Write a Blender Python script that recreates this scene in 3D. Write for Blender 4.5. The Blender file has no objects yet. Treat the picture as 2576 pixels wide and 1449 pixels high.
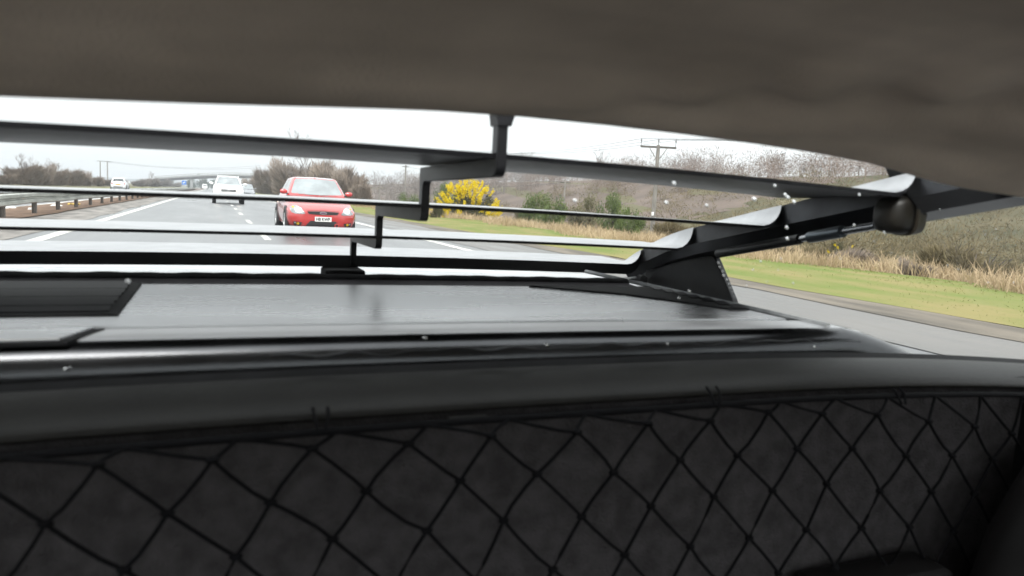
import bpy, bmesh, math, random
from mathutils import Vector, Matrix
from mathutils.bvhtree import BVHTree

# ------------------------------------------------------------------ camera
H = 0.94                                   # camera height above the road
S = bpy.context.scene
C = S.collection
FPX, PCX, PCY = 1860.0, 1288.0, 724.5
yaw, pitch, roll = math.radians(22.2312), math.radians(6.5554), math.radians(3.0)
FW = Vector((math.sin(yaw)*math.cos(pitch), math.cos(yaw)*math.cos(pitch), -math.sin(pitch)))
R0 = Vector((math.cos(yaw), -math.sin(yaw), 0)); U0 = R0.cross(FW)
RT = R0*math.cos(roll) + U0*math.sin(roll)
UP = -R0*math.sin(roll) + U0*math.cos(roll)
cam_d = bpy.data.cameras.new("camera"); cam = bpy.data.objects.new("camera", cam_d); C.objects.link(cam)
cam.matrix_world = Matrix(((RT.x, UP.x, -FW.x, 0), (RT.y, UP.y, -FW.y, 0), (RT.z, UP.z, -FW.z, H), (0, 0, 0, 1)))
cam_d.sensor_width = 36; cam_d.lens = 36*FPX/2576
cam_d.clip_start = 0.01; cam_d.clip_end = 6000
cam_d.dof.use_dof = True; cam_d.dof.focus_distance = 3.2; cam_d.dof.aperture_fstop = 8.5
S.camera = cam

# ------------------------------------------------------------------ world: bright overcast sky, brighter overhead
W = bpy.data.worlds.new("World"); S.world = W; W.use_nodes = True
nt = W.node_tree; N = nt.nodes; L = nt.links
for n in list(N): N.remove(n)
wo = N.new('ShaderNodeOutputWorld'); bg = N.new('ShaderNodeBackground'); bg.inputs['Strength'].default_value = 0.1
SUN_EL, SUN_AZ = math.radians(50), math.radians(200)
sky = N.new('ShaderNodeTexSky'); sky.sky_type = 'NISHITA'; sky.sun_disc = False
sky.sun_elevation = SUN_EL; sky.sun_rotation = SUN_AZ; sky.air_density = 1.0; sky.dust_density = 4.0
hs = N.new('ShaderNodeHueSaturation'); hs.inputs['Saturation'].default_value = 0.12
tc = N.new('ShaderNodeTexCoord'); sx = N.new('ShaderNodeSeparateXYZ')
mr = N.new('ShaderNodeMapRange'); mr.inputs['From Min'].default_value = 0; mr.inputs['From Max'].default_value = 1
mr.inputs['To Min'].default_value = 3.2; mr.inputs['To Max'].default_value = 6.4
nz = N.new('ShaderNodeTexNoise'); nz.inputs['Scale'].default_value = 2.2; nz.inputs['Detail'].default_value = 5
mp = N.new('ShaderNodeMapping'); mp.inputs['Scale'].default_value = (1, 1, 4)
m1 = N.new('ShaderNodeMapRange'); m1.inputs['From Min'].default_value = .3; m1.inputs['From Max'].default_value = .7
m1.inputs['To Min'].default_value = .86; m1.inputs['To Max'].default_value = 1.12
mul = N.new('ShaderNodeMath'); mul.operation = 'MULTIPLY'
cc = N.new('ShaderNodeVectorMath'); cc.operation = 'SCALE'; cc.inputs[0].default_value = (0.955, 0.995, 1.0)
mx = N.new('ShaderNodeMix'); mx.data_type = 'RGBA'; mx.inputs['Factor'].default_value = 0.85
L.new(tc.outputs['Generated'], sx.inputs[0]); L.new(sx.outputs['Z'], mr.inputs['Value'])
L.new(tc.outputs['Generated'], mp.inputs['Vector']); L.new(mp.outputs[0], nz.inputs['Vector'])
L.new(nz.outputs['Fac'], m1.inputs['Value'])
L.new(mr.outputs[0], mul.inputs[0]); L.new(m1.outputs[0], mul.inputs[1]); L.new(mul.outputs[0], cc.inputs['Scale'])
L.new(sky.outputs[0], hs.inputs['Color']); L.new(hs.outputs[0], mx.inputs['A']); L.new(cc.outputs[0], mx.inputs['B'])
L.new(mx.outputs['Result'], bg.inputs['Color']); L.new(bg.outputs[0], wo.inputs[0])
# ------------------------------------------------------------------ sun (behind cloud)
sd = bpy.data.lights.new("sun", 'SUN'); sd.energy = 0.8; sd.angle = math.radians(25); sd.color = (1, .97, .93)
so = bpy.data.objects.new("sun", sd); C.objects.link(so)
dirv = Vector((math.sin(SUN_AZ)*math.cos(SUN_EL), math.cos(SUN_AZ)*math.cos(SUN_EL), math.sin(SUN_EL)))
so.rotation_euler = (-dirv).to_track_quat('-Z', 'Y').to_euler()
S.view_settings.view_transform = 'Standard'; S.view_settings.look = 'None'
S.view_settings.exposure = 2.05; S.view_settings.gamma = 1.0

# ------------------------------------------------------------------ helpers
def ray(px, py): return RT*((px-PCX)/FPX) - UP*((py-PCY)/FPX) + FW
def at(px, py, Y):
    d = ray(px, py); return Vector((0, 0, H)) + d*(Y/d.y)
def atz(px, py, z):
    d = ray(px, py); return Vector((0, 0, H)) + d*((z-H)/d.z)

def tag(o, label=None, cat=None, group=None, kind=None):
    if label: o['label'] = label
    if cat: o['category'] = cat
    if group: o['group'] = group
    if kind: o['kind'] = kind
    return o
def empty(name, loc=(0, 0, 0), rz=0):
    o = bpy.data.objects.new(name, None); C.objects.link(o); o.location = loc; o.rotation_euler = (0, 0, rz)
    o.empty_display_size = .1
    return o
def children(o): return [c for c in C.objects if c.parent == o]
def copy_tree(o, parent=None):
    c = o.copy(); C.objects.link(c); c.parent = parent
    for ch in children(o): copy_tree(ch, c)
    return c

class MB:
    def __init__(self): self.v = []; self.f = []
    def add(self, vs, fs):
        n = len(self.v); self.v += [tuple(p) for p in vs]; self.f += [tuple(i+n for i in f) for f in fs]
        return self
    def box(self, a, b):
        (x0, y0, z0), (x1, y1, z1) = a, b
        return self.add([(x0,y0,z0),(x1,y0,z0),(x1,y1,z0),(x0,y1,z0),(x0,y0,z1),(x1,y0,z1),(x1,y1,z1),(x0,y1,z1)],
                        [(3,2,1,0),(4,5,6,7),(0,1,5,4),(1,2,6,5),(2,3,7,6),(3,0,4,7)])
    def loft(self, rings, closed=True, cap=True):
        n = len(rings[0]); vs = [p for r in rings for p in r]; fs = []
        for i in range(len(rings)-1):
            for j in range(n if closed else n-1):
                k = (j+1) % n
                fs.append((i*n+j, i*n+k, (i+1)*n+k, (i+1)*n+j))
        if cap and closed:
            fs.append(tuple(reversed(range(n)))); fs.append(tuple(range((len(rings)-1)*n, len(rings)*n)))
        return self.add(vs, fs)
    def tube(self, pts, r, n=6, r2=None, cap=True):
        pts = [Vector(p) for p in pts]; rings = []
        for i, p in enumerate(pts):
            d = (pts[min(i+1, len(pts)-1)] - pts[max(i-1, 0)]).normalized()
            a = Vector((0, 0, 1)) if abs(d.z) < .9 else Vector((1, 0, 0))
            u = d.cross(a).normalized(); w = d.cross(u)
            rr = r if r2 is None else r + (r2-r)*i/max(1, len(pts)-1)
            if isinstance(r, (list, tuple)): rr = r[i]
            rings.append([p + u*rr*math.cos(2*math.pi*k/n) + w*rr*math.sin(2*math.pi*k/n) for k in range(n)])
        return self.loft(rings, True, cap)
    def disc(self, c, r, t, n=20, axis='x'):
        rings = []
        for s in (-t/2, t/2):
            ring = []
            for k in range(n):
                a = 2*math.pi*k/n; u, w = r*math.cos(a), r*math.sin(a)
                ring.append({'x': (c[0]+s, c[1]+u, c[2]+w), 'y': (c[0]+u, c[1]+s, c[2]+w), 'z': (c[0]+u, c[1]+w, c[2]+s)}[axis])
            rings.append(ring)
        return self.loft(rings)
    def build(self, name, m, parent=None, smooth=False, bevel=0, sub=0, ang=40, solid=0):
        me = bpy.data.meshes.new(name); me.from_pydata(self.v, [], self.f); me.update()
        bm = bmesh.new(); bm.from_mesh(me); bmesh.ops.recalc_face_normals(bm, faces=bm.faces); bm.to_mesh(me); bm.free()
        me.materials.append(m)
        if smooth:
            for p in me.polygons: p.use_smooth = True
            if ang < 180: me.set_sharp_from_angle(angle=math.radians(ang))
        o = bpy.data.objects.new(name, me); C.objects.link(o); o.parent = parent
        if solid:
            q = o.modifiers.new("solid", 'SOLIDIFY'); q.thickness = solid; q.offset = -1
        if bevel:
            q = o.modifiers.new("bevel", 'BEVEL'); q.width = bevel; q.segments = 2; q.limit_method = 'ANGLE'
        if sub:
            q = o.modifiers.new("sub", 'SUBSURF'); q.levels = sub; q.render_levels = sub
        return o

def raw_mesh(name, v, f, m, smooth=False):
    me = bpy.data.meshes.new(name); me.from_pydata(v, [], f); me.materials.append(m)
    if smooth:
        for p in me.polygons: p.use_smooth = True
    return me
def place(name, me, parent=None, loc=(0,0,0), rz=0, sc=(1,1,1)):
    o = bpy.data.objects.new(name, me); C.objects.link(o); o.parent = parent
    o.location = loc; o.rotation_euler = (0,0,rz); o.scale = sc
    return o

def mat(name, col, rough=.6, metal=0, spec=.5, var=0.0, vscale=8, bump=0, bscale=60, col2=None, coat=0, rvar=0, stretch=(1,1,1), ior=None, detail=6):
    m = bpy.data.materials.new(name); m.use_nodes = True
    n = m.node_tree.nodes; l = m.node_tree.links; b = n['Principled BSDF']
    b.inputs['Base Color'].default_value = (*col, 1); b.inputs['Roughness'].default_value = rough
    b.inputs['Metallic'].default_value = metal; b.inputs['Specular IOR Level'].default_value = spec
    b.inputs['Coat Weight'].default_value = coat; b.inputs['Coat Roughness'].default_value = .06
    if ior: b.inputs['IOR'].default_value = ior
    t = n.new('ShaderNodeTexCoord'); q = n.new('ShaderNodeMapping'); q.inputs['Scale'].default_value = stretch
    l.new(t.outputs['Object'], q.inputs['Vector'])
    if var or col2:
        z = n.new('ShaderNodeTexNoise'); z.inputs['Scale'].default_value = vscale; z.inputs['Detail'].default_value = detail
        l.new(q.outputs[0], z.inputs['Vector'])
        r = n.new('ShaderNodeValToRGB'); l.new(z.outputs['Fac'], r.inputs['Fac'])
        c2 = col2 or tuple(c*(1-var) for c in col)
        c1 = col if col2 else tuple(min(1, c*(1+var)) for c in col)
        r.color_ramp.elements[0].position = .35; r.color_ramp.elements[1].position = .65
        r.color_ramp.elements[0].color = (*c2, 1); r.color_ramp.elements[1].color = (*c1, 1)
        l.new(r.outputs['Color'], b.inputs['Base Color'])
        if rvar:
            g = n.new('ShaderNodeMapRange'); g.inputs['From Min'].default_value = .3; g.inputs['From Max'].default_value = .7
            g.inputs['To Min'].default_value = max(0, rough-rvar); g.inputs['To Max'].default_value = min(1, rough+rvar)
            l.new(z.outputs['Fac'], g.inputs['Value']); l.new(g.outputs[0], b.inputs['Roughness'])
    if bump:
        z2 = n.new('ShaderNodeTexNoise'); z2.inputs['Scale'].default_value = bscale; z2.inputs['Detail'].default_value = 5
        l.new(q.outputs[0], z2.inputs['Vector'])
        bp = n.new('ShaderNodeBump'); bp.inputs['Strength'].default_value = bump; bp.inputs['Distance'].default_value = .02
        l.new(z2.outputs['Fac'], bp.inputs['Height']); l.new(bp.outputs[0], b.inputs['Normal'])
    return m
def emis(name, col, s):
    m = mat(name, col, .3); b = m.node_tree.nodes['Principled BSDF']
    b.inputs['Emission Color'].default_value = (*col, 1); b.inputs['Emission Strength'].default_value = s
    return m
def leafmat(name, c1, c2, rough=.7, trans=.25, vscale=1.2):
    m = mat(name, c1, rough, spec=.3, col2=c2, vscale=vscale)
    b = m.node_tree.nodes['Principled BSDF']
    n = m.node_tree.nodes; l = m.node_tree.links
    tr = n.new('ShaderNodeBsdfTranslucent'); ad = n.new('ShaderNodeMixShader'); ad.inputs[0].default_value = trans
    src = [k for k in n if k.type == 'VALTORGB'][0]
    l.new(src.outputs['Color'], tr.inputs['Color'])
    out = [k for k in n if k.type == 'OUTPUT_MATERIAL'][0]
    l.new(b.outputs[0], ad.inputs[1]); l.new(tr.outputs[0], ad.inputs[2]); l.new(ad.outputs[0], out.inputs['Surface'])
    return m

M = dict(
  gloss_black = mat("gloss_black", (.010,.010,.012), .22, spec=.5, var=.3, vscale=5, rvar=.05, stretch=(1,3,1), bump=.01, bscale=14),
  satin_black = mat("satin_black", (.011,.011,.013), .45, spec=.35, var=.3, vscale=30),
  matt_black  = mat("matt_black", (.008,.008,.009), .7, spec=.25, var=.3, vscale=40),
  deck_metal = mat('deck_metal', (.60,.605,.62), .28, .9, var=.06, vscale=4, rvar=.06, stretch=(1,4,1)),
  cap_brown = mat('cap_brown', (.06,.049,.035), .45, spec=.4, var=.45, vscale=60, stretch=(1,1,.2)),
  lit_edge_metal = mat('lit_edge_metal', (.50,.505,.52), .3, .6, var=.06, vscale=9),
  lip_paint = mat('lip_paint', (.075,.076,.08), .22, 1.0, var=.15, vscale=9, rvar=.05),
  rail_metal = mat('rail_metal', (.045,.046,.05), .36, 1.0, var=.2, vscale=20),
  slat_metal = mat('slat_metal', (.42,.42,.43), .32, 1.0, var=.1, vscale=25),
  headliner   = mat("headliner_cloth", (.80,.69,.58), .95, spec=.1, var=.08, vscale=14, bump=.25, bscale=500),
  ledge       = mat("ledge_vinyl", (.0075,.0069,.006), .5, spec=.28, var=.2, vscale=20, bump=.1, bscale=400),
  carpet      = mat("bulkhead_carpet", (.078,.074,.076), 1, spec=.05, var=.22, vscale=60, bump=.6, bscale=500),
  seat        = mat("seat_leather", (.008,.007,.007), .6, spec=.2, var=.3, vscale=12),
  cord        = mat("net_cord", (.004,.004,.005), .8, spec=.15, var=.2, vscale=200),
  chrome      = mat("bare_metal", (.5,.5,.5), .3, 1, var=.2, vscale=20),
  hook        = mat('hook_plastic', (.008,.008,.009), .9, spec=.1, var=.2),
  trim_bright = mat('trim_bright', (.42,.43,.44), .5, .3, var=.25, vscale=40),
  rod         = mat("strut_rod", (.35,.36,.38), .22, 1, var=.1, vscale=20),
  bracket     = mat("bracket_plastic", (.017,.0145,.0115), .4, spec=.4, var=.5, vscale=20),
  asphalt     = mat("wet_asphalt", (.098,.10,.104), .34, spec=.6, var=.22, vscale=.7, rvar=.1, bump=.12, bscale=90, stretch=(1,.12,1)),
  asphalt_dry = mat("edge_asphalt", (.11,.104,.098), .45, spec=.5, var=.35, vscale=1.6, rvar=.2, bump=.2, bscale=60, stretch=(1,.2,1)),
  debris      = mat("gritty_strip", (.17,.155,.14), .7, var=.45, vscale=2.6, bump=.5, bscale=30, stretch=(1,.35,1)),
  soil        = mat("bare_soil", (.15,.098,.068), .9, spec=.2, var=.35, vscale=2.0, bump=.5, bscale=20),
  dirt        = mat("dirt_edge", (.11,.092,.07), .75, var=.4, vscale=2.2, bump=.4, bscale=25, stretch=(1,.3,1)),
  grass_base  = mat("verge_turf", (.135,.172,.048), .95, spec=.1, col2=(.225,.195,.085), vscale=1.5, bump=.6, bscale=25, stretch=(1,.3,1)),
  field       = mat("rough_field", (.15,.13,.08), .95, spec=.1, col2=(.11,.105,.06), vscale=.22, bump=.6, bscale=6),
  paint_white = mat("road_paint", (.56,.55,.51), .55, var=.3, vscale=3, bump=.1, bscale=60),
  galv        = mat("galvanised", (.36,.37,.34), .5, .35, var=.25, vscale=3, stretch=(1,.4,1)),
  post        = mat("post_steel", (.11,.10,.09), .6, .2, var=.3, vscale=6),
  concrete    = mat("concrete", (.27,.28,.28), .85, var=.15, vscale=1.5),
  girder      = mat("bridge_girder", (.075,.08,.085), .7, var=.2, vscale=1),
  wood        = mat("pole_wood", (.20,.185,.165), .85, var=.25, vscale=6, stretch=(1,1,.2)),
  wire        = mat("wire", (.10,.10,.10), .5, .4, var=.1),
  insul       = mat("insulator", (.09,.08,.08), .3, var=.1),
  bark        = mat("bark", (.115,.098,.085), .95, spec=.1, var=.3, vscale=5),
  twig        = mat("bare_twigs", (.27,.22,.18), .95, spec=.08, col2=(.18,.148,.122), vscale=.9),
  twig_grey   = mat("grey_twigs", (.25,.222,.205), .95, spec=.08, col2=(.17,.15,.14), vscale=.6),
  twig_purple = mat("plum_twigs", (.235,.185,.155), .95, spec=.08, col2=(.165,.13,.112), vscale=.12),
  twig_olive  = mat("olive_twigs", (.185,.148,.085), .95, spec=.08, col2=(.125,.105,.06), vscale=.6),
  leaf_dark   = leafmat("dark_evergreen", (.075,.11,.08), (.04,.065,.05)),
  leaf_green  = leafmat("bush_green", (.16,.205,.06), (.075,.105,.04)),
  leaf_mixed  = leafmat("bush_olive", (.20,.19,.10), (.13,.12,.08)),
  gorse_leaf  = leafmat("gorse_stem_green", (.085,.09,.035), (.055,.05,.028)),
  gorse_flower= leafmat("gorse_flower", (.80,.65,.012), (.66,.50,.008), trans=.35, vscale=5),
  straw       = leafmat("straw_grass", (.50,.39,.25), (.38,.285,.175), trans=.3, vscale=.7),
  blade       = leafmat("green_blades", (.155,.205,.05), (.235,.22,.085), trans=.3, vscale=.8),
  red_paint   = mat("red_paint", (.42,.018,.018), .25, spec=.8, coat=1.0, var=.06, vscale=3),
  white_paint = mat("white_paint", (.74,.75,.75), .25, spec=.5, coat=.5, var=.05, vscale=3),
  grey_paint  = mat("grey_paint", (.20,.21,.225), .25, spec=.5, coat=.5, var=.06, vscale=3),
  car_glass   = mat("car_glass", (.20,.225,.235), .07, spec=1.0, ior=1.8, var=.25, vscale=2.2),
  dark_glass  = mat("dark_glass", (.03,.035,.04), .06, spec=.8, ior=1.6, var=.2, vscale=2),
  lamp_clear  = mat("lamp_clear", (.30,.31,.32), .1, .3, spec=.8, var=.35, vscale=9),
  lamp_bulb   = mat("lamp_bulb", (.75,.77,.8), .08, .8, var=.1),
  lamp_red    = mat("lamp_red", (.35,.01,.01), .2, var=.2, vscale=8),
  lamp_amber  = mat("lamp_amber", (.55,.32,.02), .25, var=.3, vscale=14),
  trim_black  = mat("trim_black", (.016,.016,.018), .5, var=.2, vscale=10),
  tyre        = mat("tyre", (.018,.018,.018), .85, var=.2, vscale=20),
  rim         = mat("alloy_rim", (.62,.63,.64), .3, .6, var=.1, vscale=6),
  plate_white = mat("plate_white", (.78,.78,.76), .4, var=.04, vscale=8),
  plate_ink   = mat("plate_ink", (.015,.015,.02), .5, var=.1),
  badge_blue  = mat("badge_blue", (.12,.06,.10), .3, var=.1),
  sign_blue   = mat("sign_blue", (.03,.17,.55), .5, var=.1, vscale=3),
  lit_lamp    = emis("lit_headlamp", (1.0,.93,.80), 1.6),
  lit_amber   = emis("lit_indicator", (1.0,.55,.18), .9),
)

# light and shade of diagonal cloth folds, painted into the colour as noise streaks
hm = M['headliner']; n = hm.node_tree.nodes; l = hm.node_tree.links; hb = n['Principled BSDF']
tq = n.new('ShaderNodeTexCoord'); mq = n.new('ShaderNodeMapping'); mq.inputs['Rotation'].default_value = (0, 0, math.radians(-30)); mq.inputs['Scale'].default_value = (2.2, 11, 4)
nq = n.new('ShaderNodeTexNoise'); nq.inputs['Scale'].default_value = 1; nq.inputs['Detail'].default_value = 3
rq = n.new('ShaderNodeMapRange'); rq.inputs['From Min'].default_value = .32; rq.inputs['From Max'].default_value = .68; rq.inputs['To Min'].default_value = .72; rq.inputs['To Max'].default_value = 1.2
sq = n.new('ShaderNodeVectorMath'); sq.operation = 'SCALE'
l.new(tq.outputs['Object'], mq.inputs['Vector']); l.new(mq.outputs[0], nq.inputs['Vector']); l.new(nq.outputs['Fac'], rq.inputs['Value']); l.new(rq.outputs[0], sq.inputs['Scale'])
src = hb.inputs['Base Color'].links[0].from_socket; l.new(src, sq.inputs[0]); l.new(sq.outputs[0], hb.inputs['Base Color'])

# glass pane of our car: thin, see-through, faint reflection
g = bpy.data.materials.new("window_glass"); g.use_nodes = True
n = g.node_tree.nodes; l = g.node_tree.links
for k in list(n): n.remove(k)
o_ = n.new('ShaderNodeOutputMaterial'); t_ = n.new('ShaderNodeBsdfTransparent'); t_.inputs[0].default_value = (.95,.965,.96,1)
gl = n.new('ShaderNodeBsdfGlossy'); gl.inputs['Roughness'].default_value = .02; fr = n.new('ShaderNodeValue'); fr.outputs[0].default_value = .035
ms = n.new('ShaderNodeMixShader'); l.new(fr.outputs[0], ms.inputs[0]); l.new(t_.outputs[0], ms.inputs[1]); l.new(gl.outputs[0], ms.inputs[2]); l.new(ms.outputs[0], o_.inputs[0])
M['window'] = g
g = bpy.data.materials.new("water"); g.use_nodes = True
b = g.node_tree.nodes['Principled BSDF']; b.inputs['Transmission Weight'].default_value = 1; b.inputs['IOR'].default_value = 1.33; b.inputs['Roughness'].default_value = 0.0
M['water'] = g

# ================================================================== GROUND AND ROAD
def terrain_z(x, y):
    z = 0.0
    if x > 7.4: z = -.0 + .10*min(1, (x-7.4)/3)
    if x > 10.4: z = .10 - .95*min(1, (x-10.4)/17)
    if x > 28:
        t = min(1, (x-28)/34); z = -.85 + 6.3*t*t*(3-2*t)
    if x > 62: z += 6.0*min(1, (x-62)/120)
    if x < -14: z = .25*min(1, (-14-x)/6)
    if x < -60: z += 3*min(1, (-60-x)/300)
    if x > 9: z += .12*math.sin(x*.7+y*.23)*min(1, (x-9)/6)
    return z
xs = [-2500,-900,-400,-200,-120,-80,-60,-45,-35,-28,-22,-18,-15,-13.8] + [-13.6+.0*i for i in range(1)]
xs += [-5.5,-4.0,0,6.4,7.4,8.4,9.4,10.4,11.5,13,15,17.5,20,23,26,28,31,34,38,42,46,50,54,58,62,68,75,85,100,120,150,182,250,400,900,2500]
ys = [-400,-60,-15,-3] + [i*2.5 for i in range(0,17)] + [45,52,60,70,82,96,112,130,150,175,200,240,290,350,430,550,700,950,1400,2200,3500]
mb = MB(); nx = len(xs)
vs = [(x, y, terrain_z(x, y)-.03) for y in ys for x in xs]
fs = [(j*nx+i, j*nx+i+1, (j+1)*nx+i+1, (j+1)*nx+i) for j in range(len(ys)-1) for i in range(nx-1)]
tag(mb.add(vs, fs).build("ground", M['field'], smooth=True, ang=180), kind='structure')

def strip(name, x0, x1, z, m, y0=-40, y1=900, ny=60, jit=0, seed=0, fz=None, kind='structure'):
    rnd = random.Random(seed); mb = MB(); vs = []; nxs = 5
    yy = [y0 + (y1-y0)*(i/ny)**2.2 if i else y0 for i in range(ny+1)]
    yy = [-40 + (y1+40)*(max(0, i)/ny)**2.4 for i in range(ny+1)]
    for y in yy:
        a = x0 + (rnd.uniform(-jit, jit) if jit else 0); b2 = x1 + (rnd.uniform(-jit, jit) if jit else 0)
        for k in range(nxs):
            x = a + (b2-a)*k/(nxs-1); vs.append((x, y, z + (fz(x, y) if fz else 0)))
    fs = [(j*nxs+i, j*nxs+i+1, (j+1)*nxs+i+1, (j+1)*nxs+i) for j in range(ny) for i in range(nxs-1)]
    return tag(mb.add(vs, fs).build(name, m, smooth=True, ang=180), kind=kind)
strip("road", -3.0, 6.45, 0.0, M['asphalt'])
strip("opposite_road", -13.6, -5.35, 0.0, M['asphalt'])
strip("gravel_margin", -4.2, -2.78, 0.006, M['debris'], ny=240, jit=.12, seed=3)
strip("central_reserve_soil", -5.5, -4.0, 0.03, M['soil'], ny=240, jit=.1, seed=5)
strip("road_shoulder", 4.9, 6.75, 0.006, M['asphalt_dry'], ny=200, jit=.1, seed=6)
strip("dirt_margin", 6.35, 7.2, 0.012, M['dirt'], ny=260, jit=.16, seed=7, fz=lambda x, y: .02*max(0, x-6.8))
strip("grass_verge", 7.05, 10.6, 0.02, M['grass_base'], ny=260, jit=.1, seed=8, fz=lambda x, y: terrain_z(x, y)*.9)
strip("far_verge", -17.5, -13.5, 0.03, M['grass_base'], ny=80)

def marking(name, segs, label=None):
    mb = MB()
    for (xa, xb, ya, yb) in segs:
        k = max(1, int((yb-ya)/12))
        for i in range(k):
            a, b2 = ya+(yb-ya)*i/k, ya+(yb-ya)*(i+1)/k
            mb.add([(xa,a,.0045),(xb,a,.0045),(xb,b2,.0045),(xa,b2,.0045)], [(0,1,2,3)])
    return tag(mb.build(name, M['paint_white']), kind='structure')
marking("edge_line", [(-2.58,-2.38,-40,800)])
o = marking("edge_line", [(4.42,4.60,-40,800)]); 
marking("lane_marking", [(.92,1.04,y,y+2.4) for y in [k*6.9+.9 for k in range(-3, 80)]])
marking("opposite_edge_line", [(-5.78,-5.62,-40,800), (-13.3,-13.1,-40,800)])
marking("opposite_lane_marking", [(-9.6,-9.48,y,y+2.4) for y in [k*6.9 for k in range(-3, 60)]])

M['bracken'] = mat("bracken_slope", (.165,.132,.112), .95, spec=.05, col2=(.12,.098,.085), vscale=.25, bump=.5, bscale=4)
def slope_sheet(name, xs_, ys_, m):
    mb = MB(); k = len(xs_); vs = [(x, y, terrain_z(x, y)+.05) for y in ys_ for x in xs_]
    fs = [(j*k+i, j*k+i+1, (j+1)*k+i+1, (j+1)*k+i) for j in range(len(ys_)-1) for i in range(k-1)]
    return tag(mb.add(vs, fs).build(name, m, smooth=True, ang=180), kind='structure')
slope_sheet("hillside", [26+2*i for i in range(20)]+[70,80,100,130,180,260,400], [52,58,66,76,88,102,120,140,165,195,230,280,340,420,520,700], M['bracken'])

M['scrubland'] = mat('scrub_slope', (.115,.10,.062), .95, spec=.05, col2=(.08,.078,.048), vscale=.5, bump=.6, bscale=5)
slope_sheet('scrub_slope', [19+2*i for i in range(24)]+[70,80,100,130,180], [-4,4,8,12,16,20,25,30,36,42,48,54], M['scrubland'])

# far hills
def hill(name, pts, Y, depth, m):
    mb = MB(); rings = []
    for dy, s in ((0,0),(.15,.6),(.4,1),(.7,.7),(1,0)):
        rings.append([(x, Y+depth*dy, -2+(z*.5+2)*s) for (x, z) in pts])
    mb.loft(rings, closed=False)
    return tag(mb.build(name, m, smooth=True, ang=180), kind='structure')
M['hillmat'] = mat("far_hill_woods", (.10,.115,.115), 1, spec=.05, var=.3, vscale=.01)
hill("hills", [(-900,0),(-700,20),(-500,26),(-330,17),(-230,22),(-160,16),(-90,21),(0,14),(150,26),(400,40),(800,60),(1300,30),(1700,0)], 1350, 600, M['hillmat'])

# ================================================================== CENTRAL BARRIER
bar = tag(empty("crash_barrier", (-4.3, 20, 0)), "long double-sided steel crash barrier on posts along the brown central reserve", "crash barrier")
def wbeam(side):
    prof = [(0,.30),(.03,.33),(.03,.36),(-.03,.40),(-.03,.44),(.03,.48),(.03,.52),(0,.56)]
    prof = [(0,.30),(.05,.325),(.05,.385),(-.01,.41),(-.01,.45),(.05,.475),(.05,.535),(0,.56)]
    mb = MB(); rings = []
    for y in [-30 + 4*i for i in range(70)]:
        rings.append([(side*(.10+p[0]), y, p[1]+.015*math.sin(y*.7)) for p in prof])
    mb.loft(rings, closed=False)
    return mb
for s in (1, -1): wbeam(s).build("rail", M['galv'], bar, smooth=True, ang=30, solid=.006)
def post_mb():
    m_ = MB()
    m_.box((-.05,-.055,-.1),(-.044,.055,.58)).box((.044,-.055,-.1),(.05,.055,.58)).box((-.044,-.004,-.1),(.044,.004,.58))
    return m_
post0 = post_mb().build("post", M['post'], bar); post0.location = (0, -8.1, 0)
for i in range(1, 68):
    p = post0.copy(); C.objects.link(p); p.location = (0, -8.1-19.2+3.2*i if False else -20+.3+3.2*i, 0)
bar.location = (-4.3, 19.9, 0)

# ================================================================== VEGETATION
def twig_mass(seed, n, rx=1, ry=1, hgt=1, w=.012, lmin=.10, lmax=.32, up=.55, hollow=.5, lobes=6, m=None, name="twigs"):
    """many thin twigs through a lobed dome of unit size"""
    r = random.Random(seed); v = []; f = []
    lob = [(r.uniform(0, 6.28), r.uniform(.15,.8), r.uniform(.16,.34)) for _ in range(lobes)]
    while len(f) < n:
        a = r.uniform(0, 6.2832); el = math.asin(r.uniform(0, 1))
        R = 1.0
        for (la, le, lr) in lob:
            d = abs((a-la+math.pi) % (2*math.pi) - math.pi)
            R += lr*math.exp(-(d*d+(el-le)**2*2)/.22) - lr*.35
        rad = R*(r.random()**hollow)
        p = Vector((rx*rad*math.cos(el)*math.cos(a), ry*rad*math.cos(el)*math.sin(a), hgt*rad*math.sin(el)**.55))
        d = Vector((p.x/rx, p.y/ry, p.z/hgt+up)) + Vector((r.gauss(0,.45), r.gauss(0,.45), r.gauss(0,.35)))
        d.normalize(); ln = r.uniform(lmin, lmax)
        s = d.cross(Vector((r.gauss(0,1), r.gauss(0,1), r.gauss(0,1)))).normalized()*w*r.uniform(.6,1.5)
        if p.z < 0: p.z = 0
        k = len(v); v += [tuple(p-s), tuple(p+s), tuple(p+d*ln)]; f.append((k, k+1, k+2))
    return raw_mesh(name, v, f, m or M['twig'])
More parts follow.
